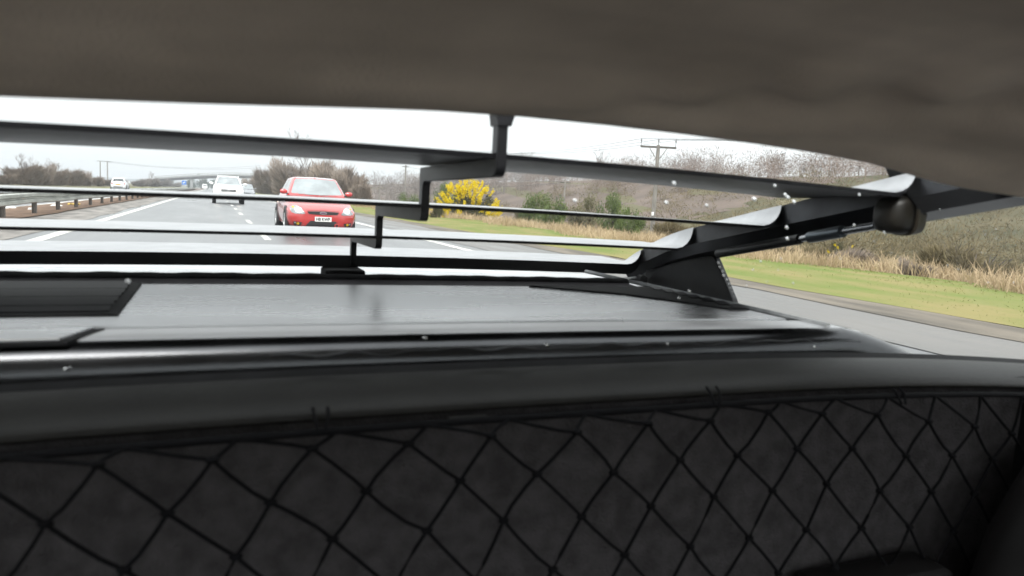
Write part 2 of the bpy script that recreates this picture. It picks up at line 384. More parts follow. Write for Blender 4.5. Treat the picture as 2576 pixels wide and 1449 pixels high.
def leaf_mass(seed, n, leaf=.05, lobes=8, m=None, hollow=.4, flat=1.0, name="leaves"):
    r = random.Random(seed); v = []; f = []
    cl = []
    for _ in range(lobes*3):
        a = r.uniform(0, 6.28); el = math.asin(r.uniform(0, 1)); rad = r.uniform(.35, .95)
        cl.append((Vector((rad*math.cos(el)*math.cos(a), rad*math.cos(el)*math.sin(a), rad*math.sin(el)**.6*flat)), r.uniform(.16,.36)))
    for _ in range(n):
        c, cr = r.choice(cl)
        d = Vector((r.gauss(0,1), r.gauss(0,1), r.gauss(0,1))).normalized()
        p = c + d*cr*(r.random()**hollow)
        if p.z < 0.02: p.z = r.uniform(.02,.2)
        nrm = (d + Vector((r.gauss(0,.6), r.gauss(0,.6), r.gauss(0,.6)))).normalized()
        u = nrm.orthogonal().normalized(); q = nrm.cross(u); an = r.uniform(0, 6.28)
        e1 = u*math.cos(an)+q*math.sin(an); e2 = nrm.cross(e1); s1, s2 = leaf*r.uniform(.6,1.3), leaf*r.uniform(.35,.7)
        k = len(v); v += [tuple(p-e1*s1), tuple(p+e2*s2), tuple(p+e1*s1), tuple(p-e2*s2)]; f.append((k,k+1,k+2,k+3))
    return raw_mesh(name, v, f, m or M['leaf_green'])
def stems_mesh(seed, n, h=.8, spread=.5, r0=.03, m=None):
    r = random.Random(seed); mb = MB()
    for _ in range(n):
        a = r.uniform(0, 6.28); s = spread*r.uniform(.3,1)
        p0 = Vector((r.uniform(-.12,.12), r.uniform(-.12,.12), -.05)); p2 = Vector((s*math.cos(a), s*math.sin(a), h*r.uniform(.7,1)))
        p1 = (p0+p2)/2 + Vector((r.uniform(-.08,.08), r.uniform(-.08,.08), .08))
        mb.tube([p0, p1, p2], r0, 4, r0*.3, cap=False)
    return raw_mesh("stem", mb.v, mb.f, m or M['bark'], True)
def bare_tree_mesh(seed, h=1.0, spread=.5, lean=0, levels=5, tr=.022, twigw=.0035, trunk_frac=.3):
    r = random.Random(seed); tv = MB(); cv = []; cf = []; crown = MB()
    def grow(p, d, ln, rad, lev):
        pts = [p]; dd = d
        segs = 3 if lev < 3 else 2
        for i in range(segs):
            dd = (dd + Vector((r.gauss(0,.13), r.gauss(0,.13), r.gauss(.04,.07)))).normalized()
            pts.append(pts[-1] + dd*ln/segs)
        tgt = tv if lev == 0 else crown
        tgt.tube(pts, rad, 5 if lev < 2 else 3, rad*.62, cap=False)
        if lev >= levels:
            for _ in range(5):
                t = pts[r.randrange(1, len(pts))]; q = (dd + Vector((r.gauss(0,.6), r.gauss(0,.6), r.gauss(.1,.45)))).normalized()
                s = q.orthogonal().normalized()*twigw
                k = len(cv); cv.extend([tuple(t-s), tuple(t+s), tuple(t+q*ln*r.uniform(.5,1.1))]); cf.append((k,k+1,k+2))
            return
        nb = 3 if lev < 2 else r.choice((2,3,3))
        for b_ in range(nb):
            t = pts[-1] if b_ == 0 else pts[r.randrange(1, len(pts))]
            q = (dd*(1.0 if b_ == 0 else .55) + Vector((r.gauss(0,spread), r.gauss(0,spread), r.gauss(.12,.25)))).normalized()
            grow(t, q, ln*r.uniform(.62,.86), rad*.62, lev+1)
    grow(Vector((0,0,-.03)), Vector((lean,0,1)).normalized(), h*trunk_frac, tr*h, 0)
    crown.add(cv, cf)
    return raw_mesh("trunk", tv.v, tv.f, M['bark'], True), raw_mesh("crown", crown.v, crown.f, M['twig_grey'])

TW = [twig_mass(i, 12000, w=.010, m=M['twig']) for i in range(3)]
TWG = [twig_mass(20+i, 6000, w=.010, m=M['twig_grey']) for i in range(2)]
TWO = [twig_mass(30+i, 6000, w=.011, m=M['twig_olive']) for i in range(2)]
LFD = [leaf_mass(40+i, 3500, .045, m=M['leaf_dark']) for i in range(2)]
LFG = [leaf_mass(50+i, 5000, .04, m=M['leaf_green']) for i in range(3)]
LFM = [leaf_mass(60+i, 4500, .04, m=M['leaf_mixed']) for i in range(2)]
ST = [stems_mesh(70+i, 9) for i in range(2)]
BT = [bare_tree_mesh(80+i, spread=.42, tr=.02) for i in range(4)]

def shrub(name, cat, label, loc, sc, mesh, rz=0, group=None, stems=True):
    t = tag(empty(name, loc, rz), label, cat, group)
    place("foliage" if mesh in LFD+LFG+LFM else "crown", mesh, t, sc=sc)
    if stems: place("stem", ST[0], t, sc=sc)
    return t
def btree(name, label, loc, hgt, w, k, rz=0, group=None):
    t = tag(empty(name, loc, rz), label, "tree", group)
    tm, cm = BT[k]
    place("trunk", tm, t, sc=(w, w, hgt)); place("crown", cm, t, sc=(w, w, hgt))
    return t
def px_shrub(name, cat, label, px, ptop, X, wpx, mesh, group=None, rz=None, dy=1.6, Yfix=None, base=None):
    d = ray(px, ptop); Y = Yfix if Yfix else X*d.y/d.x
    p = at(px, ptop, Y); b0 = terrain_z(p.x, p.y)-.05 if base is None else base
    h = max(.4, p.z - b0); w = wpx/FPX*math.hypot(p.x, p.y)/2
    return shrub(name, cat, label, (p.x, p.y, b0), (w, w*dy, h/1.08), mesh, rz if rz is not None else random.Random(px).uniform(-.3,.3), group)

GH = "bare brown hedge shrubs beyond the far carriageway"
for i, (px, pt, wp) in enumerate([(-60,440,60),(8,432,52),(66,405,70),(102,408,62),(138,414,64),(176,422,60),(210,432,56),(243,442,50),(276,451,44),(304,459,36)]):
    labs = ["leafless shrub at the left edge of the view, cut by the picture border", "leafless shrub at the far left edge before the gap in the hedge", "tall rounded brown shrub under the thin bare tree, highest of the far hedge",
            "brown leafless shrub in the far hedge between the two bare trees", "brown leafless shrub in front of the round grey tree", "sloping brown hedge shrub just right of the round grey tree",
            "middle brown hedge shrub left of the twin-post power pole", "low brown hedge shrub at the foot of the twin-post power pole", "low dark hedge shrub behind the receding white hatchback", "last and lowest brown hedge shrub right of the white hatchback"]
    px_shrub("hedge_shrub", "shrub", labs[i], px, pt-8, -18.5, wp, TW[i % 3], GH, dy=2.6)
p = at(72, 369, 95); btree("bare_tree", "thin leafless tree with open branches rising behind the far hedge", (p.x, p.y, 0), p.z*1.02, p.z*.62, 0)
p = at(147, 394, 150); btree("bare_tree", "round grey leafless tree behind the far hedge", (p.x, p.y, 0), p.z*1.02, p.z*.95, 1)
for i, (px, pt, wp) in enumerate([(350,446,34),(384,441,44),(412,446,30)]):
    px_shrub("roadside_shrub", "shrub", ["left one of the brown shrubs before the footbridge ramp", "tallest of the brown shrubs before the footbridge ramp", "brown shrub touching the left end of the footbridge"][i], px, pt-5, -18, wp*1.5, TWG[i % 2], "grey brown shrubs before the footbridge", dy=2.5)
p = at(381, 424, 240); btree("bare_tree", "small spindly leafless tree beside the left end of the footbridge", (p.x, p.y, 0), p.z, p.z*.6, 2)
for i, (px, pt, wp, Y) in enumerate([(438,454,50,400),(480,447,30,430),(507,436,34,440),(545,447,52,430),(590,449,50,430)]):
    p = at(px, pt, Y)
    px_shrub("evergreen_shrub", "shrub", ["pale scrub seen under the left span of the footbridge", "dark green bush left of the footbridge pier", "dark green bush poking above the footbridge parapet", "dark green bush behind the white oncoming car's roof", "dark bush under the right end of the footbridge"][i], px, pt, None, wp, (TWG[0] if i == 0 else LFD[i % 2]), "bushes behind the footbridge", Yfix=Y, dy=1)
# the big brown thicket right of the road
TH = "bare brown thicket bushes along the slow lane verge"
thk = [(628,452,34,"leftmost low bush of the brown thicket beside the white oncoming car"),(655,425,60,"brown thicket bush left of the dark green conifer"),(690,408,80,"tall brown thicket bush above the dark green conifer"),
       (738,398,96,"highest brown thicket bush straight above the red car's left roof edge"),(790,400,90,"brown thicket bush behind the red car's roof"),(835,408,84,"brown thicket bush right of the tall bare tree"),
       (872,424,80,"reddish brown thicket bush above the red car's right mirror"),(905,450,56,"rightmost low bush of the brown thicket"),(765,392,110,"brown bush of the thicket's back row under the wind-bent tree"),(850,412,110,"brown bush of the thicket's back row above the red car's windscreen corner")]
for i, (px, pt, wp, lb) in enumerate(thk):
    px_shrub("thicket_bush", "bush", lb, px, pt-(18 if i > 1 else 8), 11.2+.2*i, wp*1.7, TW[i % 3], TH, dy=1.8)
p = at(790, 325, 92); btree("bare_tree", "tall wind-bent leafless tree rising out of the brown thicket", (p.x-.4, p.y, 0), p.z*1.0, p.z*.62, 3)
px_shrub("conifer", "shrub", "dark green evergreen at the front of the brown thicket beside the red car", 735, 455, 10.2, 40, LFD[0], dy=1)
# woods and separate trees behind, on the right
def wood(name, label, ntree, nt, path, seed, m, hmin, hmax, depth, w, tree=True, wid=.32):
    """a mass of bare crowns (or of low scrub clumps) over a belt of land, one sheet of vegetation"""
    r = random.Random(seed); v = []; f = []
    for _ in range(ntree):
        t = r.random()*(len(path)-1); i = int(t); u = t-i
        x = path[i][0]+(path[i+1][0]-path[i][0])*u + depth*r.random(); y = path[i][1]+(path[i+1][1]-path[i][1])*u + r.uniform(-2, 2)
        hh = r.uniform(hmin, hmax); z0 = terrain_z(x, y)-.15; rw = hh*wid*r.uniform(.8,1.4)
        zc = z0 + hh*(.56 if tree else .34); rz = hh*(.46 if tree else .62)
        if tree:
            for q in range(3):
                a = Vector((x+r.gauss(0,.1)*rw, y, z0)); b_ = a+Vector((r.gauss(0,.25)*rw, r.gauss(0,.25)*rw, hh*r.uniform(.6,.95)))
                k = len(v); v += [tuple(a+Vector((-w*1.3,0,0))), tuple(a+Vector((w*1.3,0,0))), tuple(b_)]; f.append((k,k+1,k+2))
        for q in range(nt if tree or math.hypot(x, y) > 45 else int(nt*2.6)):
            d = Vector((r.gauss(0,1), r.gauss(0,1), r.gauss(0,1))).normalized(); rad = r.random()**.4
            p = Vector((x+d.x*rw*rad, y+d.y*rw*rad, zc+d.z*rz*rad))
            if p.z < z0: p.z = z0 + r.random()*.3
            g_ = (d*.7+Vector((r.gauss(0,.5), r.gauss(0,.5), .45+r.gauss(0,.35)))).normalized()
            s_ = g_.orthogonal().normalized(); s_.rotate(Matrix.Rotation(r.uniform(0,6.28), 3, g_)); s_ *= w*r.uniform(.4,1)*min(1, max(.2, math.hypot(x, y)/60))
            k = len(v); v += [tuple(p-s_), tuple(p+s_), tuple(p+g_*r.uniform(.10,.26)*max(rw, hh*.5))]; f.append((k,k+1,k+2))
    return tag(place(name, raw_mesh(name, v, f, m)), label, "woodland" if tree else "scrub", kind='stuff')
wood("woodland", "plum brown leafless wood filling the hillside behind the yellow gorse", 420, 320, [(34,260),(36,200),(38,160),(40,130),(42,105),(44,85),(46,70),(48,58),(48,46)], 1, M['twig_purple'], 2.6, 4.4, 50, .03, wid=.42)
wood("woodland", "grey leafless copse between the brown thicket and the gorse", 60, 320, [(22,170),(26,140),(31,125),(38,115)], 2, M['twig_grey'], 3.5, 7.0, 14, .04)
wood("hillside_scrub", "olive brown scrub covering the slope behind the big power pole", 330, 190, [(30,95),(30,75),(29,58),(28,42),(25,28),(22,18),(21,9)], 3, M['twig_olive'], .9, 2.0, 26, .034, tree=False, wid=.8)
TT = "leafless trees along the hilltop on the right"
tr_list = [(1530,352,.62,0,"leafless tree top just left of the big power pole, above the top slat"),(1600,432,.9,1,"small round leafless tree behind the big power pole"),(1735,425,1.0,1,"round leafless tree first to the right of the big power pole"),
           (1792,402,.8,0,"forked leafless tree left of the pinkish round tree"),(1860,405,1.0,2,"broad pinkish leafless tree in the hilltop row"),(1915,425,.9,1,"low bushy leafless tree in a dip of the hilltop row"),
           (1965,385,.7,3,"tall upright leafless tree cut by the roof lining"),(2015,392,.7,0,"slender leafless tree right of the tallest hilltop tree"),(2065,390,.75,2,"leafless tree with crossing branches in the hilltop row"),
           (2110,400,.8,3,"leafless hilltop tree left of the raised slat end"),(2165,405,.9,1,"dense leafless tree above the raised slat end"),(2225,425,1.0,2,"reddish leafless tree nearest the roof lining's right end")]
for i, (px, pt, asp, k, lb) in enumerate(tr_list):
    d = ray(px, pt); Y = 64*d.y/d.x; p = at(px, pt, Y); z0 = terrain_z(p.x, p.y)-.2
    btree("hilltop_tree", lb, (p.x, p.y, z0), (p.z-z0)*1.02, (p.z-z0)*asp, k, i*1.3, TT)
for i, (px, pt, asp, k) in enumerate([(985,432,.8,2),(1045,428,.8,1)]):
    d = ray(px, pt); Y = 38*d.y/d.x; p = at(px, pt, Y); z0 = terrain_z(p.x, p.y)-.2
    btree("bare_tree", ["grey leafless tree behind the red car's right mirror", "slim grey leafless tree beside the distant telegraph pole"][i], (p.x, p.y, z0), p.z-z0, (p.z-z0)*asp, k, i*2)
# green bushes by the verge
gb = [(905,487,44,16,LFG[0],"small green bush just right of the red car's right mirror"),(1030,488,54,15,LFG[1],"low green bush left of the centre rib of the louvres"),(985,494,50,14,TWO[0],"low brown scrub between two small green bushes"),
      (1068,492,40,15,LFM[0],"olive bush tucked against the centre rib"),(1120,455,44,18,LFG[2],"green bush behind the left end of the yellow gorse"),(1310,506,30,14,LFM[1],"thin upright bush between the gorse and the green bush"),
      (1345,478,62,14,LFG[0],"taller green bush left of the thin pole"),(1395,493,64,14,LFG[1],"spreading green bush at the foot of the thin pole"),(1480,488,80,14,LFM[0],"olive brown bush right of the thin pole"),
      (1545,480,66,14,LFG[2],"green topped bush left of the big power pole"),(1590,528,60,13,LFG[1],"small yellowish green bush at the foot of the big power pole"),
      (1690,535,90,14,TWO[1],"olive scrub bush right of the big power pole's foot"),(1790,545,80,13,TWO[0],"olive scrub bush above the second slat's right half"),
      (2070,598,120,12.5,TWO[1],"brown bush with yellow flecks beyond the gas strut"),(2150,600,120,11.8,TW[1],"dark brown bush below the round bracket"),
      (2310,655,75,10.9,TW[0],"dark brown clump standing in straw grass, far right"),(2480,610,150,14,TWO[0],"olive brown bush at the right picture edge"),(2390,590,140,16,TWO[1],"olive bush behind the dark brown clump"),
      (1960,600,120,13,TWO[0],"olive bush under the middle of the gas strut")]
for (px, pt, wp, X, me, lb) in gb:
    px_shrub("green_bush" if me in LFG else ("olive_bush" if me in LFM else "scrub_bush"), "bush", lb, px, pt, X, wp*1.35, me, "bushes beyond the slow lane verge", dy=1)

# gorse in flower
def gorse(loc, rx, h, seed, label, nfl=260):
    t = tag(empty("gorse_bush", loc), label, "bush")
    r = random.Random(seed)
    place("foliage", leaf_mass(seed, 6000, .035, lobes=9, m=M['gorse_leaf'], flat=.9), t, sc=(rx, rx*.8, h))
    place("stem", ST[1], t, sc=(rx, rx*.8, h))
    v = []; f = []
    for _ in range(nfl):
        a = r.uniform(0, 6.28); el = math.asin(min(1, r.uniform(.12, 1)))
        rad = r.uniform(.86, 1.12)
        c = Vector((rx*rad*math.cos(el)*math.cos(a), rx*.8*rad*math.cos(el)*math.sin(a), h*rad*math.sin(el)))
        ax = Vector((c.x/rx, c.y/rx, c.z/h+.5)).normalized()
        ln = r.uniform(.10,.24)*rx
        for _ in range(60):                       # a flower spike of petals round its twig
            q = c + ax*r.uniform(0, ln) + Vector((r.gauss(0,1), r.gauss(0,1), r.gauss(0,1)))*.028*rx
            nrm = Vector((r.gauss(0,1), r.gauss(0,1), r.gauss(0,1))).normalized(); u = nrm.orthogonal().normalized()*.02*rx; w_ = nrm.cross(u)
            k = len(v); v += [tuple(q-u), tuple(q+w_), tuple(q+u), tuple(q-w_)]; f.append((k,k+1,k+2,k+3))
    place("blossom", raw_mesh("blossom", v, f, M['gorse_flower']), t)
p = at(1180, 460, 34.5); gorse((p.x, p.y, 0), 1.5, p.z*.9, 5, "rounded gorse bush covered in bright yellow blossom, right of the centre rib", 150)
p = at(1100, 498, 33); gorse((p.x, p.y, 0), .35, p.z*.95, 6, "small sprig of yellow gorse against the centre rib", 26)
p = at(2090, 590, 12); gorse((p.x+.3, p.y, terrain_z(p.x,p.y)), .35, p.z*.9, 7, "little yellow flecked gorse beyond the gas strut", 10)

# verge grass: straw and green blades, uncountable
def blades(name, label, n, region, m, hmin, hmax, w, seed, clump=5, lean=.35):
    r = random.Random(seed); v = []; f = []
    while len(f) < n:
        x, y = region(r)
        if x is None: continue
        z0 = terrain_z(x, y) - .02; hh = r.uniform(hmin, hmax)*r.choice((.7,.9,1,1,1.15)); far = min(3.0, max(1, y/22))
        for _ in range(clump):
            a = r.uniform(0, 6.28); px_, py_ = x+r.gauss(0,.08), y+r.gauss(0,.08)
            d = Vector((r.gauss(0,lean), r.gauss(0,lean), 1)).normalized()*hh*r.uniform(.6,1.1)
            s = Vector((math.cos(a), math.sin(a), 0))*w*far
            p0 = Vector((px_, py_, z0)); pm = p0 + d*.55; pt = p0 + d + Vector((d.x*.5, d.y*.5, -.06*hh))
            k = len(v); v += [tuple(p0-s), tuple(p0+s), tuple(pm+s*.7), tuple(pm-s*.7), tuple(pt)]
            f += [(k,k+1,k+2,k+3), (k+3,k+2,k+4)]
    return tag(place(name, raw_mesh(name, v, f, m)), label, "grass", kind='stuff')
def reg_straw(r):
    y = 2 + 100*r.random()**2.1; x = 10.1 + r.expovariate(1/3.2) + .5*math.sin(y*.9)
    if x > 30 or r.random() > .55+.45*math.sin(y*1.7+x): return (x, y) if r.random() < .35 else (None, None)
    return x, y
def reg_green(r):
    y = 2 + 110*r.random()**2.2; return r.uniform(7.15, 10.6), y
blades("dry_grass", "tall straw coloured dry grass behind the green verge", 95000, reg_straw, M['straw'], .20, .45, .010, 11)
blades("short_grass", "short bright green grass on the roadside verge", 200000, reg_green, M['blade'], .03, .075, .007, 12, clump=6, lean=.8)
def reg_res(r):
    y = 8+90*r.random()**2; return r.uniform(-5.3, -4.05), y

# ================================================================== POLES, WIRES, BRIDGE, SIGN
def pole_cross(loc, top, arm_w):
    t = tag(empty("power_pole", loc), "tall wooden power pole with one crossarm and three insulators on the right", "power pole")
    h = top-loc[2]
    MB().tube([(0,0,-.5),(0,0,h*.5),(0,0,h)], .165, 12, .12).build("pole", M['wood'], t, smooth=True)
    a = MB().box((-arm_w/2,-.06,h-.22),(arm_w/2,.06,h-.08)); a.build("crossarm", M['post'], t, bevel=.01)
    for s in (-1, 1):
        MB().tube([(s*.12,-.07,h-.95),(s*.62,-.07,h-.2)], .03, 6).build("brace", M['wood'], t)
    for s in (-1, 0, 1):
        m_ = MB().tube([(s*arm_w*.48,0,h-.08),(s*arm_w*.48,0,h+.22)], .02, 6)
        for k in range(3): m_.disc((s*arm_w*.48,0,h+.24+.07*k), .07-.01*k, .045, 10, 'z')
        m_.build("insulator", M['insul'], t, smooth=True)
    return t, h
bp = at(1640, 590, 45); tp = at(1648, 364, 45)
gz = terrain_z(bp.x, bp.y)
pt_, ph = pole_cross((bp.x, bp.y, gz), tp.z, 2.5); pt_.rotation_euler = (0, 0, math.radians(-25))
MB().box((-.16,-.2,1.5),(-.0,-.15,1.75)).build("notice_plate", M['plate_white'], pt_)
# thin poles
def thin_pole(px, ptop, Y, r, label, cross=None):
    p = at(px, ptop, Y); z0 = terrain_z(p.x, p.y)
    t = tag(empty("telegraph_pole", (p.x, p.y, z0)), label, "telegraph pole", "thin poles beyond the verge")
    MB().tube([(0,0,-.4),(0,0,p.z-z0)], r, 8, r*.75).build("pole", M['wood'], t, smooth=True)
    MB().tube([(-.5,0,p.z-z0-.25),(.5,0,p.z-z0-.25)], r*.5, 6).build("crossarm", M['post'], t)
    return p
pa = thin_pole(1422, 452, 62, .10, "thin grey pole between the green bushes right of the gorse")
pb = thin_pole(1021, 415, 105, .13, "tall thin pole in front of the grey copse left of the gorse")
pc = thin_pole(955, 462, 110, .10, "short pale pole in front of the grey copse behind the red car's mirror")
def wire(name, label, a, b, sag, r=.012, n=16, parent=None):
    pts = [Vector(a).lerp(Vector(b), i/n) - Vector((0,0,sag*4*(i/n)*(1-i/n))) for i in range(n+1)]
    return tag(MB().tube(pts, r, 4, cap=False).build(name, M['wire']), label, "cable", "overhead power lines")
for i, (a_, b_) in enumerate([((pa.x,pa.y,pa.z-.25),(pc.x,pc.y,pc.z-.25))]):
    wire("overhead_wire", "thin wire sagging between the two pale thin poles", a_, b_, .5, .018)
wire("overhead_wire", "thin wire running from the thin grey pole to the tall one", (pb.x,pb.y,pb.z-.2), (pa.x,pa.y,pa.z-.2), .4, .015)
ca, sa = math.cos(math.radians(-25)), math.sin(math.radians(-25))
far_p = at(1180, 372, 150)
for s, lb in ((-1,"left wire from the big power pole's crossarm"),(0,"middle wire from the top of the big power pole"),(1,"right wire from the big power pole's crossarm")):
    hz = gz+ph+.38
    p0 = Vector((bp.x+s*1.2*ca, bp.y+s*1.2*sa, hz))
    tag(MB().tube([Vector((far_p.x+s*1.2, far_p.y, far_p.z+.3)).lerp(p0, i/20)-Vector((0,0,1.2*4*(i/20)*(1-i/20))) for i in range(21)] +
        [p0.lerp(Vector((p0.x+40, p0.y-60, p0.z+3)), i/12)-Vector((0,0,1.0*4*(i/12)*(1-i/12))) for i in range(1,13)], .014, 4, cap=False).build("power_line", M['wire']), lb, "cable", "power lines of the big pole")
# twin-post pole far left
p = at(261, 405, 370)
t = tag(empty("twin_power_pole", (p.x, p.y, 0)), "distant twin-post power pole standing behind the far hedge", "power pole")
for s in (-1, 1): MB().tube([(s*1.4,0,-.5),(s*1.4,0,p.z)], .26, 8, .22).build("pole", M['wood'], t, smooth=True)
MB().box((-2.6,-.12,p.z-.25),(2.6,.12,p.z)).build("crossarm", M['post'], t)
q = at(600, 418, 380)
for s in (-1, 1):
    wire("overhead_wire", "faint wire running right from the twin-post pole, %s" % ("outer strand" if s < 0 else "inner strand"), (p.x+s*2.4, p.y, p.z), (q.x+10, q.y, q.z+.5+s*.5), 2.0, .045)
# footbridge
YB = 330
br = tag(empty("footbridge", (0, YB, 0)), "pale arched concrete footbridge crossing the road far behind the white oncoming car", "footbridge")
def arc(px): 
    u = (px-400)/240.0
    return at(px, 449.5 - 9.0*math.sin(min(1, max(0, u))*math.pi*.62) + max(0, px-560)*.02, YB)
pts = [arc(390+ i*12) for i in range(24)]
dk = MB(); rings = []
for p in pts: rings.append([(p.x,-1.2,p.z-1.15),(p.x,1.2,p.z-1.15),(p.x,1.4,p.z-.15),(p.x,-1.4,p.z-.15)])
dk.loft(rings).build("deck", M['girder'], br)
par = MB()
for s in (-1.3, 1.3):
    par.loft([[(p.x,s-.05,p.z-.15),(p.x,s+.05,p.z-.15),(p.x,s+.05,p.z+.45),(p.x,s-.05,p.z+.45)] for p in pts])
par.build("parapet", M['concrete'], br)
rl = MB()
for s in (-1.3, 1.3):
    rl.tube([(p.x,s,p.z+1.0) for p in pts], .06, 5)
    for a_, b_ in zip(pts, pts[1:]):
        for k in (0,.5): 
            m_ = a_.lerp(b_, k); rl.tube([(m_.x,s,m_.z+.42),(m_.x,s,m_.z+1.0)], .05, 4)
rl.build("railing", M['galv'], br)
p = at(482, 455, YB); MB().box((p.x-.5,-.9,-.3),(p.x+.5,.9,arc(482).z-1.1)).build("pier", M['concrete'], br, bevel=.05)
MB().box((pts[-1].x-8,-1.1,-.3),(pts[-1].x-6.8,1.1,pts[-9].z-1.0)).build("pier", M['concrete'], br, bevel=.05)
# blue sign
p = at(463, 459.5, 245); t = tag(empty("road_sign", (p.x, p.y, 0)), "small square blue road sign on a post before the footbridge", "road sign")
MB().box((-.62,-.03,p.z-.6),(.62,.03,p.z+.6)).build("sign_panel", M['sign_blue'], t, bevel=.01)
MB().tube([(0,.06,-.2),(0,.06,p.z+.5)], .06, 8).build("post", M['galv'], t)
MB().add([(-.35,-.034,p.z-.1),(-.2,-.034,p.z-.25),(.0,-.034,p.z-.05),(.35,-.034,p.z+.3),(.2,-.034,p.z+.42),(-.1,-.034,p.z+.12)],[(0,1,2,5),(5,2,3,4)]).build("white_symbol", M['plate_white'], t)
# yellow strip of litter in the reserve
a_ = atz(270*.0+ (1160/4.262)*.6289, (560+1105/4.262)*.6289, .04); b_ = atz((1360/4.262)*.6289, (560+1108/4.262)*.6289, .04)
mbx = MB(); rr = []
for i in range(9):
    q = a_.lerp(b_, i/8); w_ = .02+.05*math.sin(math.pi*i/8); zz = .045+.03*math.sin(i*1.3)**2
    rr.append([(q.x-w_,q.y,zz),(q.x+w_,q.y,zz),(q.x+w_,q.y,zz+.03),(q.x-w_,q.y,zz+.03)])
M['yellow_tape'] = mat("yellow_tape", (.6,.42,.08), .6, var=.2, vscale=8)
tag(mbx.loft(rr).build("plastic_strip", M['yellow_tape']), "strip of yellow plastic litter lying under the crash barrier", "litter")
rd = random.Random(4)
lm = MB()
for (zx, zy, wz) in ((520,1183,.10),(180,1155,.16),(960,1120,.2)):
    q = atz((zx/4.262)*.6289, (560+zy/4.262)*.6289, .035)
    lm = MB(); ring = [[(q.x+wz*math.cos(a)*rd.uniform(.6,1)*(1 if k == 0 else .7), q.y+1.2*wz*math.sin(a), .033+k*.05) for a in [j*.785 for j in range(8)]] for k in (0,1)]
    tag(lm.loft(ring).build("litter_scrap", M['plate_white']), {520:"small pale scrap of litter on the brown reserve below the barrier",180:"pale litter scrap near the left picture edge beyond the barrier",960:"thin pale scrap of litter between two barrier posts"}[zx], "litter")

# ================================================================== OTHER CARS
def ring_body(y, hb, hm, hs_, zb, zm, zs, zc):
    half = [(0,zb),(hb*.85,zb),(hb,zb+.06),(hm*.99,(zb+.06)*.45+zm*.55),(hm,zm),(hm*.985,zm*.45+zs*.55),(hs_,zs),(hs_*.86,zs+(zc-zs)*.55),(hs_*.5,zc-.008),(0,zc)]
    return [(x, y, z) for x, z in half] + [(-x, y, z) for x, z in half[-2:0:-1]]
def bvh(objs):
    v = []; f = []
    for o in objs:
        k = len(v); v += [p.co[:] for p in o.data.vertices]; f += [tuple(i+k for i in p.vertices) for p in o.data.polygons]
    return BVHTree.FromPolygons([Vector(p) for p in v], f)
def decal(name, tree, poly, d, off, m, parent, rings=5, thick=.006, seg=4):
    """a star-shaped outline given in the plane facing direction d, laid on the body with its own thickness"""
    pts = []
    for i, p in enumerate(poly):
        q = poly[(i+1) % len(poly)]
        for k in range(seg): pts.append((p[0]+(q[0]-p[0])*k/seg, p[1]+(q[1]-p[1])*k/seg))
    cx_ = sum(p[0] for p in pts)/len(pts); cz_ = sum(p[1] for p in pts)/len(pts)
    dv = Vector(d)
    def hit(a, z):
        if abs(d[1]) > .5: o_ = Vector((a, -8*d[1], z))
        else: o_ = Vector((-8*d[0], a, z))
        h = tree.ray_cast(o_, dv)
        return h[0]
    v = []; last = None
    def mk(a, z):
        h = hit(a, z)
        if h is None: return None
        return h - dv*off
    c = mk(cx_, cz_)
    if c is None: return None
    v.append(c); n = len(pts)
    for r_ in range(1, rings+1):
        for p in pts:
            a = cx_+(p[0]-cx_)*r_/rings; z = cz_+(p[1]-cz_)*r_/rings
            h = mk(a, z); s = r_
            while h is None and s > 0:
                s -= .25; h = mk(cx_+(p[0]-cx_)*s/rings, cz_+(p[1]-cz_)*s/rings)
            v.append(h if h is not None else c)
    f = [(0, 1+i, 1+(i+1) % n) for i in range(n)]
    for r_ in range(rings-1):
        for i in range(n): f.append((1+r_*n+i, 1+(r_+1)*n+i, 1+(r_+1)*n+(i+1) % n, 1+r_*n+(i+1) % n))
    back = [p + dv*(off+thick) for p in v]; k = len(v)
    f2 = [tuple(reversed([i+k for i in q])) for q in f]
    e = 1+(rings-1)*n
    side = [(e+i, e+(i+1) % n, k+e+(i+1) % n, k+e+i) for i in range(n)]
    return MB().add(v+back, f+f2+side).build(name, m, parent, smooth=True, ang=35)
def wheel(parent, x, y, r, w, m_rim):
    s = 1 if x > 0 else -1
    prof = [(r*.62,-w/2+.01),(r*.92,-w/2),(r*.985,-w/2+.025),(r,0),(r*.985,w/2-.025),(r*.92,w/2),(r*.62,w/2-.01)]
    rings = [[(x+p[1], y+p[0]*math.cos(k*math.pi/14), r+p[0]*math.sin(k*math.pi/14)) for k in range(28)] for p in prof]
    t = MB().loft(rings, cap=False).build("wheel", M['tyre'], parent, smooth=True)
    mb = MB(); xo = x+s*(w/2-.02)
    mb.loft([[(xo+dx, y+rr_*math.cos(k*math.pi/14), r+rr_*math.sin(k*math.pi/14)) for k in range(28)] for dx, rr_ in ((-s*.06,r*.66),(s*.012,r*.66),(s*.012,r*.56),(-s*.05,r*.52))], cap=False)
    for k in range(5):
        a = k*2*math.pi/5+.3; u = Vector((0, math.cos(a), math.sin(a))); pz = Vector((0,-math.sin(a), math.cos(a)))
        c = Vector((xo, y, r)); w1, w2 = .05*r/.3, .035*r/.3
        q = [c+u*.03+pz*w1, c+u*.03-pz*w1, c+u*r*.6-pz*w2, c+u*r*.6+pz*w2]
        mb.add([p_+Vector((-s*.03,0,0)) for p_ in q]+[p_+Vector((s*.008,0,0)) for p_ in q], [(0,1,2,3),(7,6,5,4),(0,4,5,1),(1,5,6,2),(2,6,7,3),(3,7,4,0)])
    mb.disc((xo,y,r), r*.16, .03, 14)
    mb.build("rim", m_rim, t)
    return t
